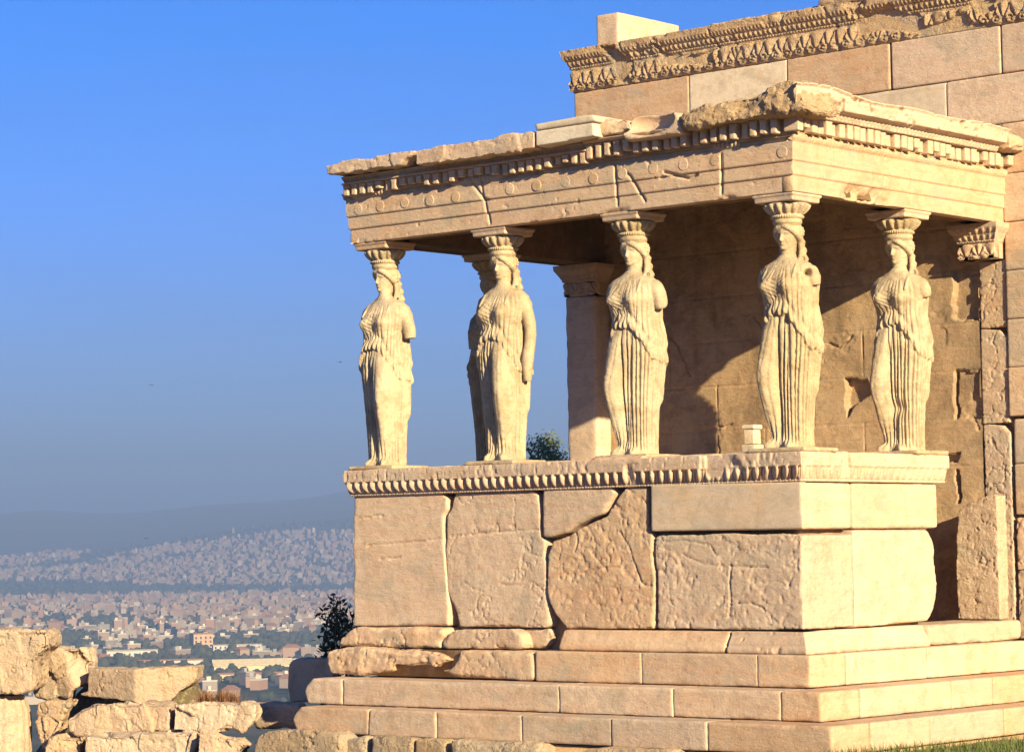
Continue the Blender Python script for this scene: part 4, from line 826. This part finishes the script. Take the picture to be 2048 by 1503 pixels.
# ================================================================== GROUND, PLAIN, HILLS
def h_near(x, y):
    t = (-x - 9.6) * 0.75 + (y - 1.9) * 0.66
    t2 = np.where(x > -5.5, np.minimum(t, (y - 5.5) * 0.66), t)
    z = -1.36 + 0.29 * sstep(x, -1.6, 1.4) + 0.02 * np.clip(x, 0, 8) - 0.35 * sstep(-x, 5.5, 8.5)
    z = z + (0.22 * sstep(-x, 6.3, 7.2) + 0.85 * sstep(-x, 8.7, 9.3)) * sstep(y, 0.15, 0.6) * (1 - sstep(y, 0.9, 1.5)) - 0.35 * sstep(y, 0.9, 1.5) * sstep(-x, 6.3, 7.2)
    return z - 1.25 * np.clip(t2, 0, None)
gx = np.concatenate([np.linspace(-70, -12, 60), np.linspace(-11.6, 12, 160), np.linspace(12.5, 60, 50)]); gy = np.concatenate([np.linspace(-60, -8, 50), np.linspace(-7.6, 9, 120), np.linspace(9.5, 70, 60)])
GX, GY = np.meshgrid(gx, gy, indexing='ij'); P = np.stack([GX, GY, GX * 0], -1).reshape(-1, 3)
GZ = h_near(GX, GY) + 0.05 * fbm(P, 0.8, 4, 71).reshape(GX.shape) + 0.012 * fbm(P, 5, 3, 72).reshape(GX.shape)
ii = np.arange(GX.size).reshape(GX.shape); Fg = np.stack([ii[:-1, :-1], ii[1:, :-1], ii[1:, 1:], ii[:-1, 1:]], -1).reshape(-1, 4)
m = NB("dry_earth"); p = m.pos(); c = m.mix(m.ramp(m.noise(p, 1.6, 6, 0.65), [(0.4, 0.0), (0.6, 1.0)]), (0.16, 0.115, 0.07), (0.10, 0.095, 0.04)); c = m.mix(m.ramp(m.noise(p, 14, 5, 0.7), [(0.5, 0.0), (0.62, 1.0)]), c, (0.30, 0.23, 0.15))
m.l(c, m.b.inputs["Base Color"]); m.b.inputs["Roughness"].default_value = 0.95
bp = m.n("ShaderNodeBump"); bp.inputs["Distance"].default_value = 0.03; m.l(m.noise(p, 22, 6, 0.7), bp.inputs["Height"]); m.l(bp.outputs[0], m.b.inputs["Normal"]); EARTH = m.m
obj("ground", (np.stack([GX, GY, GZ], -1).reshape(-1, 3), Fg), EARTH, kind="structure")

CAMXY = CAM[:2]
_f = ray(350, 1110)[:2]; AZ0 = math.atan2(_f[1], _f[0])
def polar(px, r):
    a = AZ0 - (px - 350) / FPX; return CAMXY[0] + r * math.cos(a), CAMXY[1] + r * math.sin(a)
ZP = -82.0
def h_far(px, r, ridge=True):
    s = np.clip(px / 700.0, -2.5, 2.6); zc = -4 + 84 * s - 8 * np.sin(s * 6.0); crest = 152 + 78 * s + 16 * np.sin(s * 5.1 + 2.2) + 8 * np.sin(s * 13)
    t = np.clip((r - 5200) / 1750, 0, 1); h = ZP + (zc - ZP) * t ** 1.25
    h = h + (crest - zc) * sstep(r, 7150, 10800) - (crest + 60) * sstep(r, 11200, 14500) * 0.9
    return h
al = np.linspace(-4200, 5200, 300); rr_ = np.concatenate([np.linspace(60, 1400, 24), np.linspace(1450, 5200, 60), np.linspace(5240, 14500, 110)])
AL, RR = np.meshgrid(al, rr_, indexing='ij'); HX, HY = polar(0, 1)[0] * 0 + CAMXY[0] + RR * np.cos(AZ0 - (AL - 350) / FPX), CAMXY[1] + RR * np.sin(AZ0 - (AL - 350) / FPX)
P = np.stack([HX, HY, HX * 0], -1).reshape(-1, 3)
HZ = h_far(AL, RR) + sstep(RR, 7300, 9500) * 26 * fbm(P, 1 / 900.0, 5, 81).reshape(AL.shape)
ii = np.arange(AL.size).reshape(AL.shape)
def far_mat(name, a, b, sc):
    m = NB(name); p = m.pos(); m.l(m.mix(m.ramp(m.noise(p, sc, 5, 0.65), [(0.4, 0.0), (0.6, 1.0)]), a, b), m.b.inputs["Base Color"]); m.b.inputs["Roughness"].default_value = 1.0; m.b.inputs["Specular IOR Level"].default_value = 0.0; return m.m
PLAIN = far_mat("plain_scrub", (0.050, 0.060, 0.030), (0.11, 0.10, 0.065), 0.012)
HILL = far_mat("hill_scrub", (0.085, 0.085, 0.055), (0.12, 0.11, 0.075), 0.003)
k = int(np.searchsorted(rr_, 7200))
for nm, sl, mt in (("plain", slice(0, k + 1), PLAIN), ("hills", slice(k, None), HILL)):
    J = ii[:, sl]; F = np.stack([J[:-1, :-1], J[:-1, 1:], J[1:, 1:], J[1:, :-1]], -1).reshape(-1, 4); used = np.unique(F); mp = np.full(AL.size, -1); mp[used] = np.arange(len(used))
    obj(nm, (np.stack([HX, HY, HZ], -1).reshape(-1, 3)[used], mp[F]), mt, kind="structure")

# ================================================================== THE CITY
def house_mat():
    m = NB("house_walls"); g = m.n("ShaderNodeNewGeometry"); oi = m.n("ShaderNodeObjectInfo")
    r = m.math('FRACT', m.math('ADD', g.outputs["Random Per Island"], oi.outputs["Random"]))
    c = m.ramp(r, [(0.0, (0.34, 0.23, 0.16)), (0.25, (0.39, 0.28, 0.21)), (0.45, (0.37, 0.21, 0.13)), (0.62, (0.22, 0.17, 0.14)), (0.8, (0.44, 0.36, 0.29)), (0.9, (0.20, 0.15, 0.12)), (1.0, (0.52, 0.45, 0.36))])
    m.l(c, m.b.inputs["Base Color"]); m.b.inputs["Roughness"].default_value = 0.9; return m.m
HOUSE = house_mat()
def plain_mat(name, col, rough=0.9):
    m = NB(name); p = m.pos(); c = m.mix(m.ramp(m.noise(p, 0.4, 4, 0.6), [(0.35, 0.0), (0.65, 1.0)]), col, tuple(x * 0.8 for x in col)); m.l(c, m.b.inputs["Base Color"]); m.b.inputs["Roughness"].default_value = rough; return m.m
TILE = plain_mat("roof_tiles", (0.36, 0.17, 0.10)); FLATROOF = plain_mat("flat_roof", (0.42, 0.38, 0.34)); GLASS = plain_mat("window_dark", (0.05, 0.055, 0.06), 0.3); PARAPET = plain_mat("pale_render", (0.72, 0.64, 0.52))
def rot_box(cx, cy, z0, z1, w, d, a, ox=0, oy=0):
    c, s = math.cos(a), math.sin(a); q = []
    for z in (z0, z1):
        for sx, sy in ((-1, -1), (1, -1), (1, 1), (-1, 1)):
            x, y = ox + sx * w / 2, oy + sy * d / 2; q.append((cx + c * x - s * y, cy + s * x + c * y, z))
    return q, [(0, 1, 5, 4), (1, 2, 6, 5), (2, 3, 7, 6), (3, 0, 4, 7), (4, 5, 6, 7)]
rc = random.Random(42); lots = []
def dens(x, y, sc, seed): return float(fbm(np.array([[x, y, 0.0]]), sc, 2, seed)[0])
def lot(px, r, w, d, h, a): x, y = polar(px, r); lots.append((r, px, x, y, w, d, h, a))
r = 1560.0
while r < 2850:                                           # parks with scattered houses
    step = 26; n = int((1750 * r / FPX) / 34)
    for k_ in range(n):
        px = -520 + 1750 * (k_ + rc.random()) / n; x, y = polar(px, r)
        if dens(x, y, 1 / 150.0, 90) > 0.10 + 0.10 * (2850 - r) / 1300 and rc.random() < 0.75: lot(px, r + rc.uniform(-10, 10), rc.uniform(6, 15), rc.uniform(6, 10), rc.choice((4, 4, 5, 6, 8)), 0.5 + rc.choice((0, 0.25, 1.57, 0.9)) + rc.uniform(-.05, .05))
    r += step
while r < 5150:                                           # the dense plain
    n = int((1750 * r / FPX) / 18)
    for k_ in range(n):
        px = -520 + 1750 * (k_ + rc.random()) / n; x, y = polar(px, r)
        if dens(x, y, 1 / 260.0, 91) > -0.34 and rc.random() < 0.80: lot(px, r + rc.uniform(-9, 9), rc.uniform(5, 12), rc.uniform(5, 10), rc.choice((4, 5, 6, 8, 10, 14)), 0.4 + rc.choice((0, 0.3, 1.57, 0.85)) + rc.uniform(-.06, .06))
    r += 20
r = 5420.0
while r < 7350:                                           # the slope
    n = int((1750 * r / FPX) / 17)
    for k_ in range(n):
        px = -520 + 1750 * (k_ + rc.random()) / n; x, y = polar(px, r); edge = 6960 + 70 * math.sin(px / 90.0) + 60 * math.sin(px / 37.0)
        if r < edge and dens(x, y, 1 / 300.0, 92) > -0.28 and rc.random() < 0.80: lot(px, r + rc.uniform(-12, 12), rc.uniform(5, 11), rc.uniform(5, 10), rc.choice((4, 5, 6, 8, 12)), 0.4 + rc.choice((0, 0.3, 1.57, 0.85)) + rc.uniform(-.06, .06))
    r += 21
lots.sort()
seen = [l for l in lots if -20 < l[1] < 720]; ind = set(id(l) for l in seen[:290])
Vc, Fc = [], []
def hz(px, r): return float(h_far(np.array([px]), np.array([r]))[0])
nidx = 0
for l in lots:
    r, px, x, y, w, d, h, a = l; z0 = hz(px, r) - 1.5; z1 = z0 + 1.5 + h
    if id(l) not in ind:
        V, F = rot_box(x, y, z0, z1, w, d, a); n = len(Vc); Vc += V; Fc += [tuple(i + n for i in f) for f in F]
        if rc.random() < 0.5:
            V, F = rot_box(x, y, z1 - 0.2, z1 + 2.6, w * 0.35, d * 0.4, a, w * rc.uniform(-.2, .2), d * rc.uniform(-.2, .2)); n = len(Vc); Vc += V; Fc += [tuple(i + n for i in f) for f in F]
        continue
    t = thing("city_house", "small pale house among trees far below in the hazy city", "house", (x, y, z0 + 1.5), "houses in the hazy city below")
    obj("wall", rot_box(x, y, z0, z1, w, d, a), HOUSE, t, smooth=False)
    if rc.random() < 0.15:
        V, F = rot_box(x, y, z1, z1 + 0.3, w + 0.8, d + 0.8, a); rx = 0.25 * w; c, s = math.cos(a), math.sin(a)
        V = V + [(x - c * rx, y - s * rx, z1 + 2.6), (x + c * rx, y + s * rx, z1 + 2.6)]; F = F[:4] + [(4, 5, 9, 8), (5, 6, 9), (6, 7, 8, 9), (7, 4, 8)]
        obj("roof", (V, F), TILE, t, smooth=False)
    else: obj("roof", join([rot_box(x, y, z1 - 0.1, z1 + 0.5, w + 0.3, d + 0.3, a), rot_box(x, y, z1 + 0.3, z1 + 2.8, w * 0.3, d * 0.35, a, w * rc.uniform(-.25, .25), d * rc.uniform(-.2, .2))]), FLATROOF if rc.random() < 0.5 else PARAPET, t, smooth=False)
obj("distant_city", (np.array(Vc), Fc), HOUSE, smooth=False, kind="stuff", label="dense mass of tiny pale houses spreading over the hazy plain and slope", category="city")

def big(name, label, cat, px, r, w, d, h, a, wm, rm, pitched=False):
    x, y = polar(px, r); z0 = hz(px, r); t = thing(name, label, cat, (x, y, z0)); obj("wall", rot_box(x, y, z0 - 2, z0 + h, w, d, a), wm, t, smooth=False)
    if pitched:
        V, F = rot_box(x, y, z0 + h, z0 + h + 0.4, w + 1.5, d + 1.5, a); c, s = math.cos(a), math.sin(a); rx = w / 2 + 0.7
        V = V + [(x - c * rx, y - s * rx, z0 + h + 4.2), (x + c * rx, y + s * rx, z0 + h + 4.2)]; obj("roof", (V, F[:4] + [(4, 5, 9, 8), (5, 6, 9), (6, 7, 8, 9), (7, 4, 8)]), rm, t, smooth=False)
    else: obj("roof", rot_box(x, y, z0 + h - 0.1, z0 + h + 0.8, w + 0.8, d + 0.8, a), rm, t, smooth=False)
    wn = []
    for f in range(max(1, int(h / 3.4))):
        m_ = int(w / 4)
        for q in range(m_):
            obj("window", rot_box(x, y, z0 + 1 + f * 3.3, z0 + 2.8 + f * 3.3, 1.5, 0.14, a, -w / 2 + (q + .5) * w / m_, -(d / 2 + 0.05)), GLASS, t, smooth=False)
    return t
fa = AZ0 - math.pi / 2                                    # long side turned to the camera
YEL = plain_mat("yellow_render", (0.74, 0.60, 0.36)); ORA = plain_mat("orange_render", (0.66, 0.42, 0.26)); WHT = plain_mat("white_render", (0.80, 0.76, 0.70))
big("long_hall", "long low yellow hall with a pale roof, far below left of the dark shaded block", "hall", 500, 1880, 54, 14, 6, fa + 0.10, YEL, YEL, True)
big("long_hall", "second long yellow hall, a thin strip just below the first far-off one", "hall", 510, 1790, 60, 9, 4, fa + 0.06, YEL, TILE)
big("white_house", "small white box house right of the far-off yellow hall", "house", 566, 1930, 11, 9, 6, fa - 0.1, WHT, WHT)
big("apartment_house", "orange apartment house standing alone among trees far below", "house", 400, 2320, 17, 12, 15, fa + 0.3, ORA, TILE)
big("apartment_house", "row of pale apartments beside the lone orange apartment house", "house", 470, 2260, 40, 10, 7, fa + 0.1, PARAPET, FLATROOF)
big("white_house", "small white house with a flat roof, higher up beside the dark shaded block", "house", 598, 2010, 12, 9, 4, fa, WHT, WHT)
big("apartment_house", "wide pale building with a red roof strip above the dressed beam", "house", 340, 1990, 46, 12, 6, fa + 0.05, PARAPET, TILE)
big("apartment_house", "pale block of flats far below, right of the upright broken block", "house", 262, 2150, 40, 12, 8, fa + 0.2, PARAPET, FLATROOF)

# trees of the plain: one far-off mass
def blob(rng, n=10, m=7):
    ph = rng.uniform(0, 6, 6)
    def fn(d): return 1 + 0.22 * math.sin(3 * d[0] * 2 + ph[0]) * math.sin(4 * d[1] + ph[1]) + 0.18 * math.sin(7 * d[2] + ph[2]) * math.cos(6 * d[0] + ph[3])
    return ball((0, 0, 0), (1, 1, 1), n, m, fn)
rng = np.random.RandomState(3); shapes = [blob(rng, 9, 6) for _ in range(8)]
Vt, Ft, n0 = [], [], 0
rt = random.Random(9)
def add_tree(px, r, s):
    global n0
    V, F = shapes[rt.randrange(8)]; x, y = polar(px, r); z = hz(px, r); c = np.array((x, y, z + 0.75 * s))
    Vt.append(V * np.array((s * rt.uniform(.8, 1.2), s * rt.uniform(.8, 1.2), s * rt.uniform(.8, 1.25))) + c); Ft.extend([tuple(i + n0 for i in f) for f in F]); n0 += len(V)
for _ in range(7600):
    r = 1500 + 1400 * rt.random() ** 0.8; px = rt.uniform(-500, 1200); x, y = polar(px, r)
    if dens(x, y, 1 / 150.0, 90) < 0.17: add_tree(px, r, rt.uniform(1.8, 4.2))
for _ in range(1300):
    px = rt.uniform(-500, 1200); r = 5230 + 120 * (rt.random() - 0.5) + 60 * math.sin(px / 140.0) + (0 if rt.random() < .6 else 90); add_tree(px, r, rt.uniform(6, 11))
for _ in range(3200): add_tree(rt.uniform(-500, 1200), rt.uniform(2900, 5100), rt.uniform(3.0, 5.5))
for _ in range(2200): add_tree(rt.uniform(-500, 1200), rt.uniform(5400, 7000), rt.uniform(3.5, 6))
m = NB("tree_mass"); g = m.n("ShaderNodeNewGeometry"); m.l(m.ramp(g.outputs["Random Per Island"], [(0.0, (0.030, 0.042, 0.018)), (0.5, (0.045, 0.055, 0.024)), (1.0, (0.07, 0.07, 0.032))]), m.b.inputs["Base Color"]); m.b.inputs["Roughness"].default_value = 1.0
obj("city_trees", (np.vstack(Vt), Ft), m.m, kind="stuff", label="dark far-off trees massed between the houses of the plain", category="trees")

# ================================================================== PLANTS
def leaf_mat(name, a, b, sheen=0.35):
    m = NB(name); g = m.n("ShaderNodeNewGeometry"); c = m.ramp(g.outputs["Random Per Island"], [(0.0, a), (1.0, b)]); m.l(c, m.b.inputs["Base Color"]); m.b.inputs["Roughness"].default_value = sheen + 0.1
    tr = m.n("ShaderNodeBsdfTranslucent"); m.l(c, tr.inputs[0]); mx = m.n("ShaderNodeMixShader"); mx.inputs[0].default_value = 0.2
    out = [x for x in m.t.nodes if x.type == 'OUTPUT_MATERIAL'][0]; m.l(m.b.outputs[0], mx.inputs[1]); m.l(tr.outputs[0], mx.inputs[2]); m.l(mx.outputs[0], out.inputs[0]); return m.m
LEAF = leaf_mat("glossy_dark_leaf", (0.020, 0.035, 0.014), (0.045, 0.065, 0.028)); OLIVE = leaf_mat("olive_leaf", (0.10, 0.14, 0.045), (0.22, 0.24, 0.09), 0.5)
BARK = plain_mat("bark", (0.14, 0.10, 0.07)); GRASS = leaf_mat("grass_blade", (0.07, 0.11, 0.022), (0.17, 0.19, 0.05), 0.6); DRY = leaf_mat("dry_grass_blade", (0.16, 0.06, 0.025), (0.30, 0.15, 0.06), 0.7)
def leaves(pts, ln, wd, rnd, up=0.3):
    V, F = [], []
    for p in pts:
        d = Vector((rnd.gauss(0, 1), rnd.gauss(0, 1), rnd.gauss(up, 0.8))).normalized(); s = d.cross(Vector((rnd.gauss(0, 1), rnd.gauss(0, 1), rnd.gauss(0, 1)))).normalized(); nrm = d.cross(s)
        l = ln * rnd.uniform(0.7, 1.25); w = wd * rnd.uniform(0.8, 1.2); p = Vector(p); n = len(V)
        V += [tuple(p), tuple(p + d * l * .45 + s * w / 2 + nrm * w * .12), tuple(p + d * l), tuple(p + d * l * .45 - s * w / 2 + nrm * w * .12)]; F += [(n, n + 1, n + 2, n + 3)]
    return np.array(V), F
rl = random.Random(21)
# dark bush beside the podium
def bush_at(px, py): return at(px, py, 1, 1.6)
base = bush_at(690, 1330); base[2] = float(h_near(base[0], base[1])) - 0.05
bush = thing("evergreen_bush", "dark evergreen bush in the shade at the left side of the podium", "bush", tuple(base))
stems, pts = [], []
for (px, py) in ((700, 1192), (686, 1186), (668, 1205), (652, 1215), (646, 1232), (664, 1240), (678, 1222), (695, 1225), (656, 1268), (672, 1262), (690, 1260), (705, 1270), (660, 1295), (680, 1290), (715, 1215), (725, 1250)):
    tip = bush_at(px, py) + np.array((0, rl.uniform(-0.25, 0.25), 0)); mid = base * 0.45 + tip * 0.55 + np.array((rl.uniform(-.08, .08), rl.uniform(-.1, .1), 0.05))
    stems.append(tube(*curve_pts([base, mid, tip], [0.016, 0.009, 0.003], 5), 7))
    for k_ in range(75):
        t = rl.uniform(0.35, 1.0); q = (1 - t) * mid + t * tip if t > 0.5 else (1 - t * 2) * base + t * 2 * mid
        pts.append(q + np.array((rl.gauss(0, .035), rl.gauss(0, .05), rl.gauss(0, .035))))
obj("stem", join(stems), BARK, bush); obj("foliage", leaves(pts, 0.085, 0.034, rl, 0.5), LEAF, bush, smooth=False)
# olive tree beyond the porch
YT = 9.0
cx_, cz_ = at(1092, 915, 1, YT)[0], at(1092, 915, 1, YT)[2]; gz = float(h_near(np.array(cx_), np.array(YT)))
olive = thing("olive_tree", "olive tree whose crown shows between the second statue and the left pilaster", "tree", (cx_, YT, gz))
base = np.array((cx_, YT, gz)); fork = np.array((cx_ + .1, YT, cz_ - 1.9)); limbs = [tube(*curve_pts([base - np.array((0, 0, .4)), base * .5 + fork * .5 + np.array((.15, 0, 0)), fork], [0.22, 0.18, 0.15], 5), 12)]; pts = []
for k_ in range(17):
    a = k_ * 2.4; rad = rl.uniform(0.05, 0.62); tip = np.array((cx_ + rad * math.cos(a), YT + rad * math.sin(a), cz_ + rl.uniform(-0.9, 0.14) + 0.05 * (0.6 - rad)))
    mid = fork * .5 + tip * .5 + np.array((rl.uniform(-.2, .2), rl.uniform(-.2, .2), .1)); limbs.append(tube(*curve_pts([fork, mid, tip], [0.07, 0.035, 0.010], 5), 7))
    for j_ in range(9):
        tw = tip + np.array((rl.gauss(0, .13), rl.gauss(0, .2), rl.gauss(0, .10)))
        pts += [tw + np.array((rl.gauss(0, .07), rl.gauss(0, .07), rl.gauss(0, .06))) for _ in range(60)]
obj("trunk", join(limbs), BARK, olive); obj("crown", leaves(pts, 0.065, 0.020, rl, 0.3), OLIVE, olive, smooth=False)
# grass at the foot of the steps, dry tufts on the ruins
def blades(spots, h, w, rnd, lean=0.5):
    V, F = [], []
    for p in spots:
        a = rnd.uniform(0, 6.28); hh = h * rnd.uniform(0.5, 1.3); dx, dy = math.cos(a), math.sin(a); le = rnd.uniform(0, lean) * hh; n = len(V); b = rnd.uniform(0, 6.28); ex, ey = math.cos(b), math.sin(b)
        x, y, z = p; V += [(x - dx * w / 2, y - dy * w / 2, z), (x + dx * w / 2, y + dy * w / 2, z), (x + ex * le * .4 + dx * w / 3, y + ey * le * .4 + dy * w / 3, z + hh * .6), (x + ex * le * .4 - dx * w / 3, y + ey * le * .4 - dy * w / 3, z + hh * .6), (x + ex * le, y + ey * le, z + hh)]
        F += [(n, n + 1, n + 2, n + 3), (n + 3, n + 2, n + 4)]
    return np.array(V), F
sp = []
while len(sp) < 9000:
    x, y = rl.uniform(0.2, 4.2), rl.uniform(-3.0, 3.5)
    if x < 0.98 and y > -0.98: continue
    if dens(x, y, 1.1, 77) + 0.35 * float(sstep(np.array(x), 0.6, 2.2)) < 0.0: continue
    sp.append((x, y, float(h_near(np.array(x), np.array(y))) + 0.0))
for _ in range(500):
    x = rl.gauss(-2.0, .18); y = rl.uniform(-1.4, -1.05); sp.append((x, y, float(h_near(np.array(x), np.array(y))) + 0.05))
obj("grass", blades(sp, 0.10, 0.010, rl, 0.7), GRASS, kind="stuff", label="short green grass growing along the foot of the steps", category="grass")
for lb, px, py, y, n, h, sg, mt, nm in (("wide tuft of reddish dry grass on the pitted block", 452, 1404, 0.05, 420, 0.15, 0.09, DRY, "dry_grass_tuft"), ("narrow tuft of reddish dry grass beside the dressed beam's broken end", 410, 1404, 0.05, 170, 0.15, 0.035, DRY, "dry_grass_tuft"), ("small green weed growing in the joint between the two pitted blocks", 396, 1452, -0.30, 90, 0.10, 0.02, GRASS, "weed")):
    c = at(px, py, 1, y); V, F = blades([(c[0] + rl.gauss(0, sg), c[1] + rl.gauss(0, 0.06 if mt is DRY else 0.02), c[2] - 0.02) for _ in range(n)], h, 0.006, rl, 0.6)
    centred(nm, (V, F), mt, False, label=lb, category="dry grass" if mt is DRY else "weed")

# ================================================================== BIRDS
BIRD = plain_mat("dark_feathers", (0.03, 0.03, 0.035))
for lb, px, py, ang in (("dark bird flying in the open sky far left of the statues", 303, 770, 0.6), ("dark bird gliding close to the left of the first statue", 680, 724, 0.1), ("dark bird low over the far hills", 292, 1076, 1.3)):
    r = ray(px, py); c = CAM + r / np.linalg.norm(r) * 160.0; t = thing("bird", lb, "bird", tuple(c), "birds over the plain"); ca, sa = math.cos(ang), math.sin(ang); ORIG["bird"] = c
    R3 = lambda V: np.stack([c[0] + ca * V[:, 0] - sa * V[:, 1], c[1] + sa * V[:, 0] + ca * V[:, 1], c[2] + V[:, 2]], 1)
    bd = []
    for k_ in range(13): u = k_ / 12.0; bd.append((0.001 + 0.026 * math.sin(math.pi * min(1, u * 1.15) ** 0.8) * (1 - 0.35 * u), -0.08 + 0.18 * u))
    V, F = lathe(bd, 12); V = V[:, [0, 2, 1]]
    for s in (-1, 1):
        wv = np.array([(0.012 * s, -0.04, 0.006), (0.10 * s, -0.055, 0.035), (0.19 * s, 0.0, 0.02), (0.11 * s, 0.02, 0.03), (0.015 * s, 0.03, 0.004)]); wv2 = wv - np.array((0, 0, 0.006))
        Vw_, Fw_ = np.vstack([wv, wv2]), [(0, 1, 2, 3, 4), (9, 8, 7, 6, 5)] + [(i, (i + 1) % 5, (i + 1) % 5 + 5, i + 5) for i in range(5)]
        V, F = join([(V, F), (Vw_, Fw_)])
    obj("body", (R3(V), F), BIRD, t, smooth=False)

# ================================================================== HAZE
hb = obj("haze", box(-16500, 16500, -16500, 16500, ZP - 130, 330.0), EARTH, smooth=False, kind="stuff", label="pale blue morning haze filling the air over the plain", category="haze")
hb.data.materials.clear(); hm = bpy.data.materials.new("haze_volume"); hm.use_nodes = True; t_ = hm.node_tree; t_.nodes.remove(t_.nodes["Principled BSDF"])
pv = t_.nodes.new("ShaderNodeVolumePrincipled"); pv.inputs["Color"].default_value = (0.265, 0.400, 0.75, 1); pv.inputs["Density"].default_value = 2.5e-4; pv.inputs["Anisotropy"].default_value = 0.0
t_.links.new(pv.outputs[0], [x for x in t_.nodes if x.type == 'OUTPUT_MATERIAL'][0].inputs["Volume"]); hb.data.materials.append(hm)
